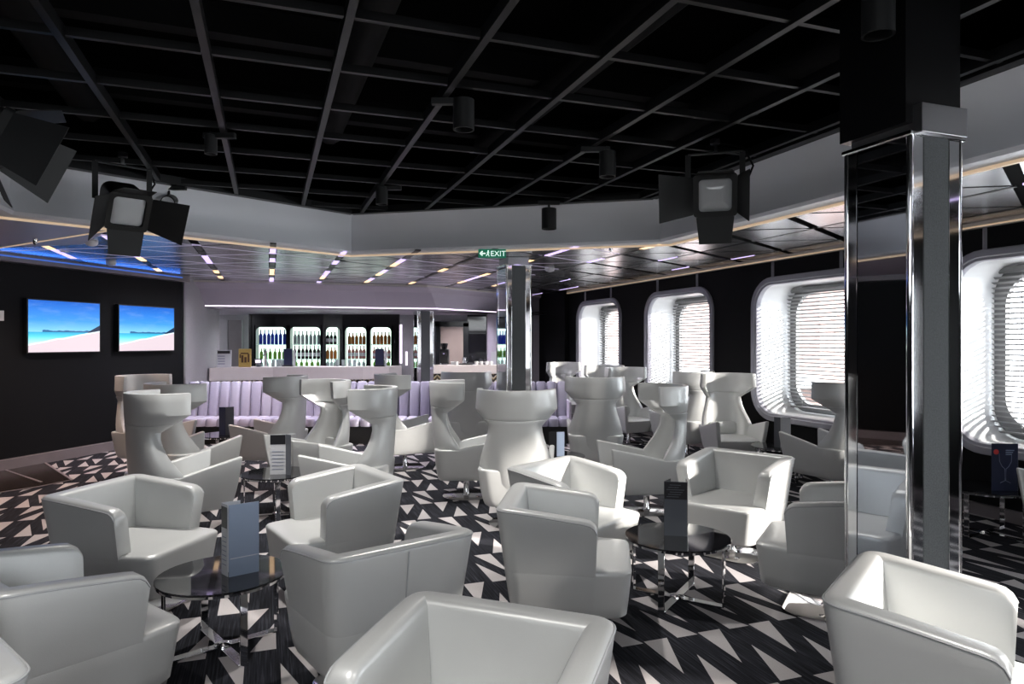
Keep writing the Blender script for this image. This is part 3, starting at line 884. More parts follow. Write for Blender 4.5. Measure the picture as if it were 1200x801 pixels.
WINGS = [
 ((-3.06, 6.22, 47.0), 'leftmost large wing chair, its back to the viewer and its arms reaching right'),
 ((-3.60, 7.55, 60.0), 'wing chair whose headrest shows just above the leftmost large wing chair'),
 ((-4.85, 9.15, -20.0), 'wing chair nearest the left wall, one wing showing beside the dark wall'),
 ((-3.145, 9.05, 174.0), 'wing chair facing left in front of the striped bench, beside the dark brochure'),
 ((-2.291, 7.895, -135.0), 'wing chair facing left behind the small table with the pale brochure'),
 ((-1.551, 6.74, -180.0), 'wing chair facing left right behind the tub chair of the left black table'),
 ((-1.498, 9.54, 25.0), 'wing chair in the middle distance below the slim mirrored column, turned away to the right'),
 ((-0.52, 7.78, 4.0), 'wing chair facing right, immediately left of the one with its back to us'),
 ((0.045, 6.60, 86.0), 'wing chair with its back squarely to the viewer, in front of the middle column'),
 ((1.083, 8.922, 86.1), 'wing chair seen from behind just right of the middle column'),
 ((1.40, 7.10, 186.0), 'wing chair in profile facing left, behind the tub chairs of the near right table'),
 ((2.02, 11.84, -67.0), 'wing chair facing the room below the second window from the far end'),
 ((1.15, 14.9, -72.0), 'farthest wing chair, by the dark wall right of the middle column'),
 ((1.75, 12.95, -100.0), 'wing chair half hidden by its neighbour below the farthest window'),
 ((2.70, 10.55, 130.0), 'wing chair seen from behind between the second and third windows'),
 ((3.04, 9.53, -86.5), 'sunlit wing chair facing the viewer against the pier left of the third window'),
 ((3.689, 7.857, 117.3), 'wing chair under the third window, turned away, its edge behind the large column'),
 ((-0.70, 10.4, 100.0), 'wing chair whose grey headrest shows between the middle column and its neighbours'),
 ((4.60, 5.30, 165.0), 'wing chair cut off by the right edge, below the nearest window'),
]
wing0 = None
for (u, d, a), lab in WINGS:
    if wing0 is None:
        wing0 = make_wing(lab); wing0.location = (u, d, 0); wing0.rotation_euler = (0, 0, radians(a))
    else: dup(wing0, lab, (u, d, 0), radians(a), 'high-backed wing chairs')

# ------------------------------------------------------------------ glass tables
def make_table(label, a):
    t = thing('side_table', label, 'table', group='round black glass tables')
    R, Z = 0.355, 0.425
    obj('tabletop', MB().lathe([(R - 0.004, Z - 0.012), (R, Z - 0.008), (R, Z - 0.003), (R - 0.003, Z)], n=40), 'black_glass', t, smooth=30)
    obj('rim', MB().lathe([(R - 0.02, Z - 0.026), (R - 0.006, Z - 0.026), (R - 0.004, Z - 0.012), (R - 0.02, Z - 0.012)], n=40), 'chrome', t, smooth=30)
    for k in range(4):
        an = radians(90 * k)
        e = Vector((cos(an), sin(an)))
        obj('leg', MB().box((e.x * (R - 0.04), e.y * (R - 0.04), (Z - 0.026) / 2), (0.012, 0.042, Z - 0.026), an), 'chrome', t, bevel=0.002)
    for k in range(2):
        an = radians(90 * k)
        obj('floor_bar', MB().box((0, 0, 0.006 + 0.004 * k), (2 * (R - 0.046), 0.055, 0.012), an), 'chrome', t, bevel=0.002)
    obj('hub', MB().lathe([(0.05, 0.014), (0.05, 0.020), (0.02, 0.030), (0.0, 0.031)], n=18), 'chrome', t, smooth=40)
    return t
TABS = [
 ((1.13, 4.67, -32), 'black glass table at the near right, standing before the sunlit tub chair'),
 ((-1.66, 3.92, -48), 'black glass table at the near left, ringed by four tub chairs'),
 ((-2.38, 6.93, 20), 'black glass table behind the near left group, in front of the leftmost large wing chair'),
 ((-4.15, 9.80, 10), 'black glass table by the striped bench, far left'),
 ((0.50, 8.00, 35), 'small glass table behind the wing chair with its back to us'),
 ((3.42, 8.70, 15), 'glass table below the third window, right of the sunlit wing chair'),
 ((4.33, 6.25, 30), 'black glass table with the navy card, below the nearest window'),
]
tab0 = None
for (u, d, a), lab in TABS:
    if tab0 is None:
        tab0 = make_table(lab, 0); tab0.location = (u, d, 0); tab0.rotation_euler = (0, 0, radians(a))
    else: dup(tab0, lab, (u, d, 0), radians(a), 'round black glass tables')

# folded cards on the tables: two or three stiff leaves standing in a zigzag
def card(label, loc, rz, faces, h, kind):
    """faces: list of (x0,y0,x1,y1,material), loc z on the table"""
    t = thing('menu_card', label, 'menu card', loc, rz, 'standing menu cards')
    for x0, y0, x1, y1, m in faces:
        obj('leaf', MB().bar((x0, y0, h / 2), (x1, y1, h / 2), 0.004, h), m, t)
    return t
def band(t, x0, y0, x1, y1, z0, z1, m, off=-0.003, nm='print_band'):
    a = Vector((x0, y0)); c = Vector((x1, y1)); nn = (c - a).normalized(); nn = Vector((nn.y, -nn.x)) * abs(off)
    a = a + nn; c = c + nn
    return obj(nm, MB().bar((a.x, a.y, (z0 + z1) / 2), (c.x, c.y, (z0 + z1) / 2), 0.0016, z1 - z0), m, t)
TZ = 0.425
t = card('tall folded card with pale blue leaf on the near left table', (-1.60, 3.90, TZ), 0,
         [(-0.062, 0.01, -0.005, -0.045, 'paper_white'), (0.005, -0.055, 0.135, 0.05, 'paper_blue'), (-0.062, 0.01, 0.02, 0.07, 'paper_white')], 0.405, 0)
band(t, -0.058, 0.006, -0.008, -0.042, 0.27, 0.39, 'paper_black', 0.004)
for k in range(7): band(t, -0.052, 0.0004, -0.014, -0.0363, 0.06 + 0.026 * k, 0.064 + 0.026 * k, 'ink', 0.004, 'text_line')
band(t, 0.010, -0.051, 0.130, 0.046, 0.10, 0.104, 'paper_white', 0.004, 'text_line')
t = card('dark slate card with a black top on the near right table', (1.13, 4.72, TZ), 0,
         [(-0.085, -0.035, 0.065, -0.065, 'paper_grey'), (0.065, -0.065, 0.085, 0.05, 'paper_black'), (-0.085, -0.035, -0.02, 0.06, 'paper_black')], 0.37, 0)
band(t, -0.084, -0.0352, 0.064, -0.0648, 0.25, 0.368, 'paper_black', 0.004)
for k in range(6): band(t, -0.07 + 0.01 * (k % 3), -0.038 - 0.002 * (k % 3), 0.01 + 0.012 * (k % 4), -0.054 - 0.0024 * (k % 4), 0.265 + 0.016 * k, 0.269 + 0.016 * k, 'paper_grey', 0.006, 'text_line')
t = card('pale lilac folded card on the table by the leftmost large wing chair', (-2.33, 6.83, TZ), 0,
         [(-0.09, 0.0, 0.06, 0.02, 'paper_white'), (0.06, 0.02, 0.13, -0.04, 'paper_grey')], 0.40, 0)
band(t, -0.088, 0.0, 0.058, 0.0195, 0.30, 0.395, 'paper_black', 0.004)
for k in range(6): band(t, -0.07, 0.002, 0.04, 0.017, 0.05 + 0.035 * k, 0.056 + 0.035 * k, 'ink', 0.004, 'text_line')
card('dark card standing on the table by the striped bench', (-4.10, 9.72, TZ), 0,
     [(-0.07, 0.0, 0.03, -0.02, 'navy'), (0.03, -0.02, 0.12, 0.05, 'paper_grey')], 0.40, 0)
card('slim blue-grey card on the small table behind the wing chairs', (0.50, 7.95, TZ), 0,
     [(-0.07, 0.0, 0.02, -0.02, 'paper_black'), (0.02, -0.02, 0.11, 0.0, 'paper_blue')], 0.28, 0)
card('lilac card on the window table, edge on, below the third window', (3.41, 8.60, TZ), 0,
     [(-0.10, 0.02, -0.04, -0.03, 'paper_grey'), (-0.04, -0.03, 0.10, 0.0, 'paper_white')], 0.38, 0)
t = card('navy card with a wine glass outline and red dot, on the window table', (4.42, 6.10, TZ), 0,
         [(-0.135, 0.0, 0.085, -0.02, 'navy'), (0.085, -0.02, 0.125, 0.07, 'paper_white')], 0.42, 0)
P_ = lambda x, z: (x, -0.0125 - 0.0909 * x - 0.006, z)
gl = [P_(-0.075, 0.33), P_(-0.072, 0.26), P_(-0.05, 0.215), P_(-0.028, 0.195), P_(-0.026, 0.09), P_(-0.065, 0.07)]
gr = [P_(0.03, 0.33), P_(0.027, 0.26), P_(0.005, 0.215), P_(-0.017, 0.195), P_(-0.020, 0.09), P_(0.02, 0.07)]
obj('glass_outline', MB().tube(gl, 0.0022, 5).tube(gr, 0.0022, 5), 'ink', t)
b = MB().lathe([(0.024, -0.001), (0.024, 0.001)], P_(-0.10, 0.345), 14, Matrix.Rotation(radians(90), 3, 'X'))
obj('red_dot', b, 'red', t)
for k in range(3): obj('text_line', MB().bar(P_(-0.02, 0.36 - 0.018 * k), P_(0.05 - 0.01 * k, 0.36 - 0.018 * k), 0.0016, 0.008), 'paper_blue', t)

# ------------------------------------------------------------------ screens on the left wall
def screen(label, d0, d1):
    a = Vector(LW(d0, 0.0)); c = Vector(LW(d1, 0.0)); L_ = (c - a).length; an = math.atan2(c.y - a.y, c.x - a.x)
    t = thing('wall_screen', label, 'television', (a.x, a.y, 1.595), an, 'screens on the dark wall')
    Hh = 0.765
    obj('housing', MB().box((L_ / 2, -0.04, Hh / 2), (L_ + 0.02, 0.078, Hh + 0.02)), 'fixture', t, bevel=0.006)
    me = bpy.data.meshes.new('picture')
    me.from_pydata([(0.008, -0.0805, 0.008), (L_ - 0.008, -0.0805, 0.008), (L_ - 0.008, -0.0805, Hh - 0.008), (0.008, -0.0805, Hh - 0.008)], [], [(0, 1, 2, 3)])
    uv = me.uv_layers.new(name='UV')
    for i, q in enumerate(((0, 0), (1, 0), (1, 1), (0, 1))): uv.data[i].uv = q
    me.materials.append(M['beach']); link('picture', me, t)
    obj('bracket', MB().box((L_ / 2, 0.01, Hh / 2), (0.4, 0.03, 0.3)), 'fixture', t)
screen('left beach screen, the larger-looking one nearer the viewer', 9.65, 10.81)
screen('right beach screen, nearer the bar on the dark wall', 11.16, 12.33)
x, y = LW(9.33, 0.005)
t = thing('wall_switch', 'small white switch plate on the dark wall left of the screens', 'switch', (x, y, 2.11), math.atan2(1, 0.277))
obj('plate', MB().box((0, -0.006, 0), (0.09, 0.012, 0.14)), 'white', t, bevel=0.004)
obj('rocker', MB().box((0, -0.014, 0), (0.03, 0.008, 0.06)), 'white', t, bevel=0.002)

# ------------------------------------------------------------------ striped bench in front of the bar
t = thing('striped_bench', 'long lilac bench with padded upright channels, in front of the bar', 'bench', (-5.85, 12.35, 0))
L_ = 6.85; nch = 36; cw = L_ / nch
def pad(w_, d_, h_, m=0.02):
    R0 = rrect(w_, d_, min(w_, d_) * 0.42, 3)
    R1 = rrect(w_ - 0.05, d_ - 0.05, min(w_, d_) * 0.25, 3)
    return MB().loft([[(x, y, 0) for x, y in R0], [(x, y, h_ - 0.03) for x, y in R0], [(x, y, h_) for x, y in R1]])
bk = pad(cw - 0.004, 0.13, 0.62).mesh('back_channel', M['stripe'], 50)
sk = pad(cw - 0.004, 0.58, 0.13).mesh('seat_channel', M['stripe'], 50)
for k in range(nch):
    link('back_channel', bk, t, (cw * (k + 0.5), -0.05, 0.42), (radians(-7), 0, 0))
    link('seat_channel', sk, t, (cw * (k + 0.5), -0.38, 0.30), (0, 0, 0))
obj('plinth', MB().box((L_ / 2, -0.30, 0.15), (L_ - 0.1, 0.62, 0.30)), 'fixture', t)
obj('back_board', MB().box((L_ / 2, 0.10, 0.49), (L_, 0.04, 0.98)), 'soffit', t)
for x in (0.0, L_): obj('end_panel', MB().box((x, -0.28, 0.36), (0.04, 0.74, 0.72)), 'soffit', t, bevel=0.01)

# ------------------------------------------------------------------ bar: bulkhead, counters, back bar
BK = struct('trim_3')
s2 = [(u, d + 0.03) for u, d in soff]
def off_poly(dd): return [(u + 0.12 * dd * (1 if u > -1.9 else 0), d + dd) for u, d in soff]
p_a, p_b, p_c, p_d = off_poly(0.0), off_poly(0.42), off_poly(0.95), off_poly(1.15)
for i in range(len(soff) - 1):
    b = MB()
    vs = []
    for ring, z in ((p_a, HC + 0.02), (p_a, HC - 0.05), (p_b, HC - 0.13), (p_c, 2.50), (p_d, 2.46)):
        vs += [(*ring[i], z), (*ring[i + 1], z)]
    b.add(vs, [(2 * k, 2 * k + 1, 2 * k + 3, 2 * k + 2) for k in range(4)])
    obj('bulkhead_face', b, 'soffit', BK)
    obj('led_strip', MB().bar((p_c[i][0], p_c[i][1] - 0.015, 2.505), (p_c[i + 1][0], p_c[i + 1][1] - 0.015, 2.505), 0.02, 0.022), 'led_white', BK)
    obj('edge_trim', MB().bar((*p_a[i], HC - 0.02), (*p_a[i + 1], HC - 0.02), 0.03, 0.03), 'trim_white', BK)
pl_ = [tuple(p) for p in p_d] + [(2.0, 18.0), (-8.2, 18.0)]
obj('bar_soffit', MB().prism(pl_, 2.46, 2.52), 'soffit', BK)

# main counter with its folded front, raised on a mosaic base
t = thing('bar_counter', 'long pale stone bar counter with a mosaic front, left of the slim column', 'bar counter', (0, 0, 0))
cf = [(-6.40, 14.42), (-5.25, 15.0), (-3.3, 15.1), (-2.75, 15.25), (-2.52, 15.6)]
bk_ = [(-2.60, 15.95), (-3.3, 15.75), (-5.25, 15.7), (-6.52, 15.1)]
obj('counter_slab', MB().prism(cf + bk_, 0.92, 1.20), 'counter', t, bevel=0.012)
cb = [(-6.33, 14.56), (-5.25, 15.1), (-3.3, 15.2), (-2.85, 15.33), (-2.66, 15.6)]
bb = [(-2.70, 15.85), (-3.3, 15.65), (-5.25, 15.6), (-6.45, 15.0)]
obj('mosaic_base', MB().prism(cb + bb, 0.10, 0.92), 'zigzag', t)
obj('kick_board', MB().prism([(x, y + 0.04) for x, y in cb] + bb, 0.0, 0.10), 'fixture', t)
obj('brass_end', MB().prism([(-6.39, 14.50), (-6.32, 14.54), (-6.42, 14.98), (-6.49, 14.96)], 0.0, 0.92), 'gold', t)
t = thing('bar_counter', 'short pale stone counter with a mosaic front, right of the slim column', 'bar counter', (0, 0, 0))
obj('counter_slab', MB().prism([(-2.0, 16.35), (-0.25, 16.35), (-0.25, 17.0), (-2.0, 17.0)], 0.99, 1.195), 'counter', t, bevel=0.012)
obj('mosaic_base', MB().prism([(-1.95, 16.45), (-0.3, 16.45), (-0.3, 16.95), (-1.95, 16.95)], 0.0, 0.99), 'zigzag', t)

# back bar cabinet: five niches with a glowing back and glass shelves
CB = thing('back_bar_cabinet', 'black back bar with rounded glowing bottle niches', 'cabinet', (0, 0, 0))
segs = [((-6.62, 17.30), (-4.78, 17.30), [(-6.49, -5.73), (-5.62, -4.86)]),
        ((-4.78, 17.30), (-4.36, 17.55), [(-4.72, -4.42)]),
        ((-4.36, 17.55), (-2.93, 17.55), [(-4.29, -3.75), (-3.64, -3.11)])]
NZ0, NZ1 = 1.08, 2.125
niches = []
for (a, c, ns) in segs:
    a = Vector(a); c = Vector(c); tx = (c - a).normalized(); ny = Vector((-tx.y, tx.x))
    L_ = (c - a).length
    f = lambda s, z, o=0.0: (*(a + tx * s + ny * o), z)
    cuts = [0.0]
    cen = []
    for (u0, u1) in ns:
        cen.append(((u0 - a.x) / tx.x, (u1 - a.x) / tx.x))
    for i in range(len(cen) - 1): cuts.append((cen[i][1] + cen[i + 1][0]) / 2)
    cuts.append(L_)
    b = MB()
    for i, (s0, s1) in enumerate(cen):
        plate_hole(b, (cuts[i], 0.9, cuts[i + 1], 2.30), rrect(s1 - s0, NZ1 - NZ0, min(0.11, (s1 - s0) * 0.35), 6, (s0 + s1) / 2, (NZ0 + NZ1) / 2), lambda s, z: f(s, z))
        mid = a + tx * ((s0 + s1) / 2)
        niches.append((mid, tx, ny, s1 - s0))
    b.add([f(0, 2.30), f(L_, 2.30), f(L_, 2.56), f(0, 2.56)], [(0, 1, 2, 3)])
    b.add([f(0, 0.0), f(L_, 0.0), f(L_, 0.9), f(0, 0.9)], [(0, 1, 2, 3)])
    obj('front_panel', b, 'cab', CB)
for k, (mid, tx, ny, w_) in enumerate(niches):
    an = math.atan2(tx.y, tx.x)
    c = mid + ny * 0.26
    h = (NZ1 - NZ0)
    g_ = obj('glow_panel', MB().box((c.x, c.y, (NZ0 + NZ1) / 2), (w_ + 0.1, 0.02, h + 0.1), an), 'glow', CB)
    for s in (-1, 1):
        q = mid + tx * (s * (w_ / 2 + 0.03)) + ny * 0.13
        obj('niche_side', MB().box((q.x, q.y, (NZ0 + NZ1) / 2), (0.03, 0.26, h + 0.1), an), 'cab', CB)
    for z in (1.69, 1.32, NZ0 - 0.01):
        q = mid + ny * 0.13
        obj('glass_shelf', MB().box((q.x, q.y, z - 0.008), (w_ + 0.02, 0.22, 0.014), an), 'shelf', CB)
for x, y in ((-6.63, 17.3), (-2.915, 17.55)):
    obj('stile', MB().box((x, y, 1.28), (0.05, 0.10, 2.56)), 'cab', CB)
for (x, z0, z1) in ((-2.86, 1.2, 2.2), (-2.72, 1.15, 1.5)):
    obj('led_strip', MB().box((x, 17.6, (z0 + z1) / 2), (0.05, 0.02, z1 - z0)), 'led_white', BK)

def bottle(label, mname, h, r, neck, group, lab_m=None):
    prof = [(r * 0.92, 0), (r, 0.01), (r, h * (0.60 if neck else 0.7)), (r * 0.8, h * (0.67 if neck else 0.78)), (r * 0.36, h * 0.76 if neck else h * 0.86), (r * 0.32, h * 0.97), (r * 0.30, h)]
    t = thing('bottle', label, 'bottle', group=group)
    obj('body', MB().lathe(prof, n=10), mname, t, smooth=50)
    obj('cap', MB().lathe([(r * 0.36, h * 0.93), (r * 0.36, h * 1.01), (r * 0.1, h * 1.015)], n=8), 'black', t)
    if lab_m: obj('label_band', MB().lathe([(r * 1.03, h * 0.2), (r * 1.03, h * 0.46)], n=10), lab_m, t, smooth=50)
    return t
M['b_blue'] = mat('blue_bottle_glass', (0.02, 0.06, 0.55), 0.1, emit=(0.02, 0.06, 0.5), estr=0.0)
M['b_clear'] = mat('clear_bottle_glass', (0.42, 0.50, 0.50), 0.08)
M['b_amber'] = mat('amber_bottle_glass', (0.42, 0.16, 0.03), 0.08)
M['b_dark'] = mat('dark_bottle_glass', (0.018, 0.010, 0.012), 0.08)
M['b_green'] = mat('green_bottle_glass', (0.16, 0.34, 0.05), 0.08)
M['b_rose'] = mat('rose_bottle_glass', (0.50, 0.22, 0.20), 0.08)
nw = ['leftmost niche', 'second niche', 'narrow middle niche', 'fourth niche', 'rightmost niche']
rows_spec = [
    [('b_blue', 0.37, 7), ('b_green', 0.26, 6), ('b_clear', 0.21, 5)],
    [('b_clear', 0.34, 7), ('b_dark', 0.34, 7), ('b_green', 0.22, 5)],
    [('b_dark', 0.32, 3), ('b_amber', 0.30, 3), ('b_clear', 0.22, 3)],
    [('b_amber', 0.30, 5), ('b_rose', 0.33, 5), ('b_clear', 0.21, 4)],
    [('b_amber', 0.32, 5), ('b_rose', 0.30, 5), ('b_green', 0.21, 4)]]
words_c = {'b_blue': 'tall blue', 'b_green': 'green', 'b_clear': 'clear', 'b_dark': 'dark', 'b_amber': 'amber', 'b_rose': 'rose tinted'}
shelf_w = ['top shelf', 'middle shelf', 'bottom shelf']
rb = random.Random(4)
ORD = ['first', 'second', 'third', 'fourth', 'fifth', 'sixth', 'seventh']
for k, (mid, tx, ny, w_) in enumerate(niches):
    for r_, (mn, h, nn) in enumerate(rows_spec[k]):
        z = (1.69, 1.32, NZ0)[r_]
        grp = 'bottles on the %s of the %s' % (shelf_w[r_], nw[k])
        proto = None
        for i in range(nn):
            lab = '%s bottle, %s from the left, %s of the %s' % (words_c[mn], ORD[i], shelf_w[r_], nw[k])
            q = mid + tx * ((i + 0.5) / nn - 0.5) * (w_ - 0.06) + ny * (0.13 + rb.uniform(-0.02, 0.02))
            if proto is None:
                proto = bottle(lab, mn, h, min(0.045, w_ / nn * 0.44), True, grp, 'paper_white' if mn in ('b_dark', 'b_rose') else None)
                proto.location = (q.x, q.y, z)
            else: dup(proto, lab, (q.x, q.y, z), 0.0, grp)

# back wall right of the cabinet: doorway, dark glass panel, lilac pier
d_ = struct('door_1')
obj('opening', MB().box((-1.55, 17.86, 1.1), (0.62, 0.06, 2.2)), 'beige', d_)  # beige reflection of the doorway mirror, put into a matt colour
for x, w_ in ((-1.94, 0.10), (-1.20, 0.14)): obj('door_jamb', MB().box((x, 17.84, 1.12), (w_, 0.12, 2.25)), 'cab', d_)
obj('door_head', MB().box((-1.57, 17.84, 2.22), (0.88, 0.12, 0.14)), 'cab', d_)
t = thing('glass_panel', 'tall dark reflective panel on the wall right of the bar doorway', 'panel', (-0.92, 17.86, 0))
obj('sheet', MB().box((0.0, 0, 1.45), (0.50, 0.05, 2.1)), 'black_glass', t, bevel=0.004)
obj('frame_rail', MB().box((0.0, -0.01, 1.98), (0.52, 0.05, 0.04)), 'cab', t)
struct('wall_pier', MB().prism([(-0.62, 17.2), (-0.30, 17.2), (-0.30, 17.95), (-0.62, 17.95)], 0, 2.5), 'soffit')
t = thing('wall_niche', 'tall dark recess in the pale wall left of the back bar', 'recess', (-7.25, 17.88, 0))
obj('recess_back', MB().box((0, 0.0, 1.72), (0.36, 0.05, 1.2)), 'mauve', t)
for x in (-0.19, 0.19): obj('side_trim', MB().box((x, -0.02, 1.72), (0.02, 0.07, 1.22)), 'greywall', t)

# things standing on the counters
t = thing('menu_board', 'white framed menu with a dark heading at the left end of the bar', 'menu', (-6.22, 14.75, 1.2), radians(14))
obj('board', MB().box((0, 0, 0.19), (0.30, 0.02, 0.38), R=Matrix.Rotation(radians(-8), 3, 'X')), 'paper_white', t, bevel=0.004)
obj('heading', MB().box((0, -0.036, 0.33), (0.25, 0.012, 0.06)), 'paper_black', t)
for k in range(4): obj('text_line', MB().box((-0.05, -0.022 - 0.004 * k, 0.08 + 0.055 * k), (0.14, 0.012, 0.018)), 'ink', t)
t = thing('gold_menu', 'gold coloured menu board with brown print on the bar', 'menu', (-5.86, 14.98, 1.2), radians(-5))
obj('board', MB().box((0, 0, 0.20), (0.29, 0.03, 0.40)), 'gold', t, bevel=0.03)
for i, (x, z, w_, h) in enumerate(((-0.05, 0.18, 0.05, 0.16), (0.02, 0.16, 0.05, 0.12), (0.09, 0.2, 0.04, 0.18), (-0.1, 0.24, 0.03, 0.08), (0.0, 0.30, 0.18, 0.03))):
    obj('print_shape', MB().box((x, -0.017, z), (w_, 0.004, h)), 'brown', t)
t = thing('payment_tablet', 'small rounded screen on the bar beside the gold menu', 'tablet', (-5.62, 15.12, 1.2))
obj('screen_body', MB().box((0, 0, 0.12), (0.16, 0.03, 0.12)), 'paper_grey', t, bevel=0.012)
obj('display', MB().box((0, -0.017, 0.12), (0.11, 0.004, 0.06)), 'led_white', t)
obj('stand', MB().box((0, 0.02, 0.03), (0.07, 0.09, 0.06)), 'paper_grey', t, bevel=0.008)
def tap(label, u, d):
    t = thing('beer_tap', label, 'beer tap', (u, d, 1.2))
    obj('column', MB().lathe([(0.045, 0), (0.045, 0.015), (0.03, 0.02), (0.03, 0.30), (0.036, 0.31), (0.036, 0.36), (0.0, 0.37)], n=14), 'chrome', t, smooth=40)
    obj('spout', MB().tube([(0, -0.02, 0.28), (0, -0.09, 0.28), (0, -0.11, 0.24)], 0.012), 'chrome', t, smooth=50)
    obj('handle', MB().bar((0, -0.05, 0.29), (0, -0.07, 0.41), 0.02, 0.02), 'black', t)
tap('chrome beer tap on the bar in front of the blue bottles', -5.58, 15.45)
for i, (u, d, lab) in enumerate(((-5.05, 15.4, 'tall navy till screen back on the bar, between the left glowing niches'), (-2.99, 15.42, 'tall navy till screen back on the bar, before the rightmost glowing niche'))):
    t = thing('till', lab, 'till', (u, d, 1.2))
    obj('screen_back', MB().box((0, 0, 0.20), (0.19, 0.05, 0.40)), 'navy', t, bevel=0.01)
    obj('base', MB().box((0, 0.02, 0.015), (0.22, 0.2, 0.03)), 'fixture', t, bevel=0.006)
    obj('card_reader', MB().box((0.135, 0, 0.19), (0.05, 0.03, 0.36)), 'paper_white', t, bevel=0.006)
def cup(label, u, d, z, r, h, m, grp, first=None):
    if first: return dup(first, label, (u, d, z), 0, grp)
    o = thing('cup', label, 'cup', (u, d, z), 0, grp)
    obj('bowl', MB().lathe([(r * 0.6, 0), (r * 0.85, h * 0.3), (r, h), (r * 0.9, h), (r * 0.7, h * 0.3), (0, h * 0.15)], n=12), m, o, smooth=50)
    obj('handle', MB().tube([(r * 0.9, 0, h * 0.8), (r * 1.5, 0, h * 0.6), (r * 0.9, 0, h * 0.25)], 0.006, 6), m, o, smooth=50)
    return o
cu = None
for i, (u, d) in enumerate(((-0.86, 16.5), (-0.74, 16.52), (-0.62, 16.5), (-0.52, 16.55), (-1.34, 16.45))):
    r = cup(['white cup just right of the dark tray', 'second white cup right of the dark tray', 'third white cup right of the dark tray', 'white cup nearest the card holder', 'white cup at the front left of the dark tray'][i] + ' on the short counter', u, d, 1.195, 0.05, 0.09, 'white', 'cups on the short counter', cu)
    cu = cu or r
gs = None
for i in range(7):
    u = -5.40 + 0.09 * i if i < 3 else -3.95 + 0.13 * (i - 3)
    lab = 'clear drinking glass on the main bar, %s from the left of the seven' % ORD[i]
    if gs is None:
        gs = thing('drinking_glass', lab, 'glass', (u, 15.45, 1.2), 0, 'glasses on the main bar')
        obj('bowl', MB().lathe([(0.03, 0), (0.034, 0.005), (0.042, 0.15), (0.038, 0.15), (0.03, 0.01), (0, 0.01)], n=12), 'b_clear', gs, smooth=50)
    else: dup(gs, lab, (u, 15.45 + 0.03 * (i % 2), 1.2), 0, 'glasses on the main bar')
t = thing('coffee_machine', 'black coffee machine on the short counter before the doorway', 'coffee machine', (-1.66, 16.75, 1.195))
obj('body', MB().box((0, 0.05, 0.19), (0.22, 0.24, 0.38)), 'fixture', t, bevel=0.03)
obj('hopper', MB().lathe([(0.06, 0.38), (0.09, 0.50), (0.09, 0.52), (0.0, 0.53)], n=14), 'cab', t, smooth=40)
obj('spout_head', MB().box((0, -0.10, 0.26), (0.12, 0.08, 0.08)), 'fixture', t, bevel=0.01)
obj('drip_tray', MB().box((0, -0.12, 0.02), (0.18, 0.12, 0.04)), 'chrome', t, bevel=0.004)
obj('indicator_light', MB().box((0, -0.142, 0.27), (0.04, 0.004, 0.01)), 'led_purple', t)
t = thing('serving_tray', 'dark tray with a jug on the short counter', 'tray', (-1.12, 16.62, 1.195))
obj('dish', MB().lathe([(0.17, 0), (0.19, 0.03), (0.18, 0.03), (0.165, 0.008), (0, 0.008)], n=20), 'fixture', t, smooth=40)
t = thing('milk_jug', 'small steel jug standing on the dark tray', 'jug', (-1.16, 16.62, 1.205))
obj('body', MB().lathe([(0.05, 0), (0.055, 0.02), (0.045, 0.13), (0.05, 0.17), (0.045, 0.17), (0.04, 0.13), (0, 0.02)], n=14), 'chrome', t, smooth=50)
obj('handle', MB().tube([(0.045, 0, 0.14), (0.09, 0, 0.11), (0.05, 0, 0.04)], 0.007, 6), 'chrome', t, smooth=50)
t = thing('napkin_stack', 'pile of white napkins on the short counter beside the coffee machine', 'napkins', (-1.40, 16.6, 1.195))
for k in range(5): obj('napkin', MB().box((0.002 * (k % 2), 0, 0.008 + 0.016 * k), (0.17, 0.17, 0.014), 0.05 * k), 'white', t)
t = thing('card_holder', 'pale upright card holder at the right end of the short counter', 'card holder', (-0.42, 16.75, 1.195), radians(-15))
obj('panel', MB().box((0, 0, 0.16), (0.2, 0.02, 0.32), R=Matrix.Rotation(radians(-10), 3, 'X')), 'paper_white', t, bevel=0.004)
obj('base', MB().box((0, 0.02, 0.01), (0.2, 0.1, 0.02)), 'paper_white', t, bevel=0.003)

# ------------------------------------------------------------------ exit sign under the tray edge
t = thing('exit_sign', 'green exit sign with a white arrow and running figure, hung under the ceiling edge', 'sign', (-0.26, 8.92, 2.905))
obj('panel', MB().box((0, 0, 0), (0.36, 0.03, 0.115)), 'green', t, bevel=0.004)
obj('bracket', MB().box((0, 0, 0.065), (0.30, 0.02, 0.03)), 'white', t)
def text(s, size, parent, loc, m, name='lettering'):
    cu_ = bpy.data.curves.new(name, 'FONT'); cu_.body = s; cu_.size = size; cu_.align_x = 'LEFT'; cu_.extrude = 0.001
    o = bpy.data.objects.new(name, cu_); COL.objects.link(o)
    dg = bpy.context.evaluated_depsgraph_get()
    me = bpy.data.meshes.new_from_object(o.evaluated_get(dg)); bpy.data.objects.remove(o)
    me.materials.clear(); me.materials.append(M[m])
    return link(name, me, parent, loc, (radians(90), 0, 0))
text('EXIT', 0.098, t, (-0.022, -0.017, -0.035), 'signwhite')
ar = MB()
ar.add([(-0.165, -0.017, 0), (-0.130, -0.017, -0.035), (-0.118, -0.017, -0.023), (-0.134, -0.017, -0.008), (-0.085, -0.017, -0.008), (-0.085, -0.017, 0.008), (-0.134, -0.017, 0.008), (-0.118, -0.017, 0.023), (-0.130, -0.017, 0.035)],
       [(0, 1, 2, 3, 4, 5, 6, 7, 8)])
obj('arrow', ar, 'signwhite', t)
pic = MB()
pic.lathe([(0.010, -0.001), (0.010, 0.001)], (-0.050, -0.017, 0.030), 10, Matrix.Rotation(radians(90), 3, 'X'))
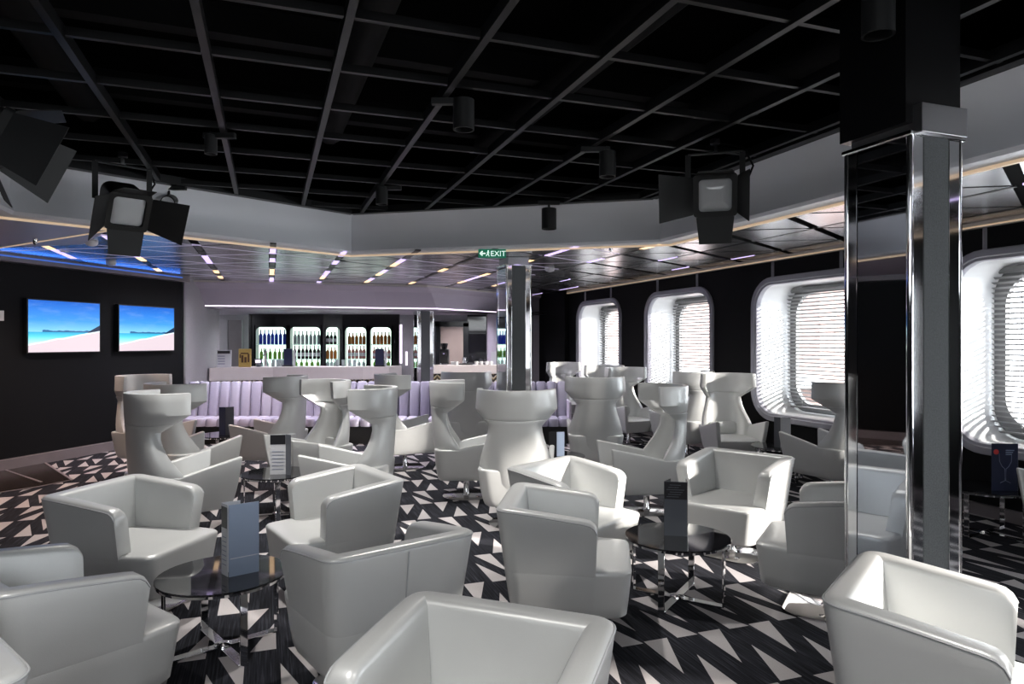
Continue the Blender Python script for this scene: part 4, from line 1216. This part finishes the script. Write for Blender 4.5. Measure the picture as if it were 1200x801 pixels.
for a, c, w_ in (((-0.050, 0.018), (-0.056, -0.008), 0.014), ((-0.056, -0.008), (-0.070, -0.020), 0.009), ((-0.070, -0.020), (-0.078, -0.036), 0.008), ((-0.056, -0.008), (-0.042, -0.022), 0.009), ((-0.042, -0.022), (-0.040, -0.04), 0.008), ((-0.05, 0.014), (-0.034, 0.004), 0.007), ((-0.05, 0.014), (-0.07, 0.008), 0.007)):
    pic.bar((a[0], -0.0175, a[1]), (c[0], -0.0175, c[1]), 0.002, w_)
obj('running_figure', pic, 'signwhite', t)

# ------------------------------------------------------------------ stage lamps with barn doors
def stage_lamp(label, loc, rz, tilt, doors):
    pole = (HG - 0.025 - loc[2]) / 1.25
    """tilt: downwards; doors: opening angles (left, right, top, bottom)"""
    t = thing('stage_lamp', label, 'stage lamp', loc, rz, 'stage lamps with barn doors')
    t.scale = (1.25, 1.25, 1.25)
    R = Matrix.Rotation(tilt, 3, 'X')
    T = lambda mb: MB().add([R @ Vector(v) for v in mb.v], mb.f)
    obj('body', T(MB().loft([[(x, 0.22, z) for x, z in rrect(0.17, 0.17, 0.06)], [(x, 0.12, z) for x, z in rrect(0.27, 0.27, 0.07)], [(x, -0.12, z) for x, z in rrect(0.28, 0.28, 0.04)]])), 'fixture', t, smooth=35)
    fr = rrect(0.30, 0.30, 0.03); fi = rrect(0.23, 0.23, 0.03); k_ = len(fr)
    b = MB(); b.v = [(x, -0.12, z) for x, z in fr] + [(x, -0.165, z) for x, z in fr] + [(x, -0.165, z) for x, z in fi] + [(x, -0.13, z) for x, z in fi]
    b.f = [(j * k_ + i, j * k_ + (i + 1) % k_, (j + 1) * k_ + (i + 1) % k_, (j + 1) * k_ + i) for j in range(3) for i in range(k_)]
    obj('lens_frame', T(b), 'fixture', t)
    obj('lens', T(MB().loft([[(x * 0.98, -0.135, z * 0.98) for x, z in fi], [(x * 0.8, -0.148, z * 0.8) for x, z in fi], [(x * 0.3, -0.154, z * 0.3) for x, z in fi]])), 'lens', t, smooth=60)
    for k, (an, op) in enumerate(zip((180, 0, 90, 270), doors)):
        # door hinged on a side of the frame; built on the right side (+x) then turned about y
        h0, h1, L_ = 0.13, (0.17 if k < 2 else 0.11), (0.26 if k < 2 else 0.19)
        c, s = cos(op), sin(op)
        P = lambda l, v, o: Vector((0.15 + l * s + o * c, -0.165 - l * c + o * s, v))
        vs = [P(0, -h0, 0), P(L_, -h1, 0), P(L_, h1, 0), P(0, h0, 0), P(0, -h0, 0.004), P(L_, -h1, 0.004), P(L_, h1, 0.004), P(0, h0, 0.004)]
        Ry = Matrix.Rotation(radians(an), 3, 'Y')
        b = MB().add([Ry @ v for v in vs], [(0, 1, 2, 3), (4, 7, 6, 5), (0, 4, 5, 1), (1, 5, 6, 2), (2, 6, 7, 3), (3, 7, 4, 0)])
        obj('barn_door', T(b), 'fixture', t)
    obj('yoke', MB().bar((-0.19, 0, 0.02), (-0.19, 0, 0.30), 0.04, 0.008).bar((0.19, 0, 0.02), (0.19, 0, 0.30), 0.04, 0.008).bar((-0.19, 0, 0.30), (0.19, 0, 0.30), 0.04, 0.01), 'fixture', t)
    for s in (-1, 1): obj('knob', MB().lathe([(0.03, 0), (0.03, 0.03), (0.0, 0.032)], (s * 0.155, 0, 0.0), 10, Matrix.Rotation(radians(90 * s), 3, 'Y')), 'fixture', t)
    obj('clamp', MB().lathe([(0.02, 0.30), (0.02, 0.36), (0.035, 0.365), (0.035, 0.40), (0.015, 0.405), (0.015, pole)], n=10), 'steel', t, smooth=40)
    cb_ = [(0.10, 0.2, 0.05), (0.22, 0.2, 0.10), (0.27, 0.12, 0.22), (0.20, 0.05, 0.34), (0.02, 0.02, 0.38)]
    obj('cable', MB().tube(cb_, 0.008, 6), 'black', t, smooth=60)
stage_lamp('black stage lamp with open barn doors, left of centre above the wing chairs', (*GW(-1.33, 7.485), 3.08), radians(46), radians(30), (radians(34), radians(58), radians(70), radians(30)))
stage_lamp('black stage lamp with open barn doors, right, above the sunlit tub chair', (*GW(3.82, 5.226), 3.09), radians(-16), radians(14), (radians(62), radians(14), radians(80), radians(6)))
stage_lamp('black stage lamp at the left edge, seen from its side', (*GW(-1.78, 5.226), 3.12), radians(118), radians(24), (radians(20), radians(25), radians(45), radians(35)))

# ------------------------------------------------------------------ track spots
def track_spot(label, u, d, ztop, zbot, r, aim=None, plate=None, en=0):
    t = thing('track_spot', label, 'spotlight', (u, d, 0), 0, 'track spots on the black grid')
    h = ztop - zbot
    if aim is None:
        obj('can', MB().lathe([(r * 0.6, ztop), (r, ztop - 0.01), (r, zbot), (r * 0.86, zbot), (r * 0.80, zbot + h * 0.4), (0, zbot + h * 0.45)], n=20), 'fixture', t, smooth=40)
        obj('stem', MB().lathe([(0.014, ztop - 0.005), (0.014, HG - 0.03)], n=8), 'fixture', t)
    else:
        R = Vector(aim).to_track_quat('Z', 'Y').to_matrix()
        c = (0, 0, (ztop + zbot) / 2)
        obj('can', MB().lathe([(r * 0.7, -h), (r, -h * 0.9), (r, h * 0.5), (r * 0.88, h * 0.5), (r * 0.82, h * 0.3)], c, 18, R), 'fixture', t, smooth=40)
        obj('reflector', MB().lathe([(r * 0.86, h * 0.42), (r * 0.45, 0.0), (0, -0.02)], c, 18, R), 'lens', t, smooth=40)
        obj('stem', MB().lathe([(0.014, c[2]), (0.014, HG - 0.03)], n=8), 'fixture', t)
    px, py = plate or (0.12, 0)
    obj('adapter', MB().box((px * 0.6, py, HG - 0.06), (0.26, 0.05, 0.045)), 'fixture', t, bevel=0.004)
    if en:
        l = bpy.data.lights.new('spot_lamp', 'SPOT'); l.energy = en; l.spot_size = radians(95); l.spot_blend = 0.8; l.shadow_soft_size = 0.06
        l.color = (1.0, 0.96, 0.92)
        lo = bpy.data.objects.new('spot_lamp', l); COL.objects.link(lo); lo.parent = t; lo.location = (0, 0, zbot - 0.02)
        if aim is not None: lo.rotation_euler = Vector(aim).to_track_quat('-Z', 'Y').to_euler()
SE = 280
track_spot('small round spot aimed at the viewer, beside the left stage lamp', -3.77, 7.5, 3.36, 3.22, 0.075, (0.25, -0.9, -0.35), (0.10, 0), 0)
track_spot('black cylinder spot hanging at the front edge of the tray, right of centre', 0.45, 8.3, 3.38, 3.12, 0.09, None, (0, 0), 110)
track_spot('black cylinder spot with a long adapter, high in the middle of the grid', -0.34, 4.8, 3.46, 3.24, 0.075, None, (-0.16, 0), 190)
track_spot('black cylinder spot with a pale adapter, right of the middle of the grid', 0.84, 6.0, 3.43, 3.20, 0.075, None, (-0.18, 0), 100)
track_spot('slim cylinder spot near the front corner of the tray, left of the exit sign', -1.43, 7.5, 3.46, 3.26, 0.065, None, (0.14, 0), SE)
track_spot('slim cylinder spot in the dark left part of the grid', -2.47, 5.6, 3.45, 3.29, 0.05, None, (0.12, 0), SE)
track_spot('large black cylinder spot beside the top of the near mirrored column', 1.77, 3.3, 3.52, 3.23, 0.075, None, (0.12, 0), 0)

# ------------------------------------------------------------------ recessed downlights of the low ceiling and those added at the bar
def downlight(label, u, d, z, e, col, ang=120):
    t = thing('downlight', label, 'downlight', (u, d, z), 0, 'recessed downlights')
    obj('ring', MB().lathe([(0.035, 0.004), (0.05, 0.004), (0.05, -0.006), (0.035, -0.008)], n=16), 'steel', t, smooth=40)
    obj('bulb', MB().lathe([(0.034, 0.0), (0.034, -0.003), (0, -0.004)], n=12), 'led_warm', t)
    l = bpy.data.lights.new('downlight_lamp', 'SPOT'); l.energy = e; l.spot_size = radians(ang); l.spot_blend = 0.9
    l.shadow_soft_size = 0.05; l.color = col
    lo = bpy.data.objects.new('downlight_lamp', l); COL.objects.link(lo); lo.parent = t; lo.location = (0, 0, -0.03)
WARM, LIL, COOL = (1.0, 0.72, 0.58), (0.93, 0.89, 1.0), (1.0, 0.97, 0.95)
for k, (u, d) in enumerate(((-5.0, 12.0), (-3.4, 12.2), (-1.9, 12.6), (-0.4, 12.8))):
    downlight('small downlight over the striped bench, %s from the left' % ORD[k], u, d, HC, 200, LIL, 165)
for k, (u, d) in enumerate(((-5.9, 9.0), (-5.4, 6.9), (-4.2, 10.4))):
    downlight('small warm downlight near the dark left wall, %s from the viewer' % ['second', 'first', 'third'][k], u, d, HC - (0.02 if k < 2 else 0), 170, WARM)
for k, (u, d) in enumerate(((-5.5, 15.5), (-4.0, 15.7), (-1.3, 16.9))):  # lamps added in the soffit to brighten the bar
    downlight('added downlight brightening the bar from its soffit, %s from the left' % ORD[k], u, d, 2.46, (70, 110, 150)[k], LIL, 165)
for k, (u, d) in enumerate(((1.2, 11.3), (2.3, 9.4))):
    downlight('small downlight in the panelled ceiling right of the middle column, %s' % ['farther one', 'nearer one'][k], u, d, HC, 60, COOL)

track_spot('added fill spot, out of view above the viewer, left one of two', -1.3, 1.1, 3.46, 3.24, 0.075, None, (0.14, 0), 220)  # this spot and the next are added, unseen, to brighten the near chairs
track_spot('added fill spot, out of view above the viewer, right one of two', 1.1, 0.9, 3.46, 3.24, 0.075, None, (0.14, 0), 220)
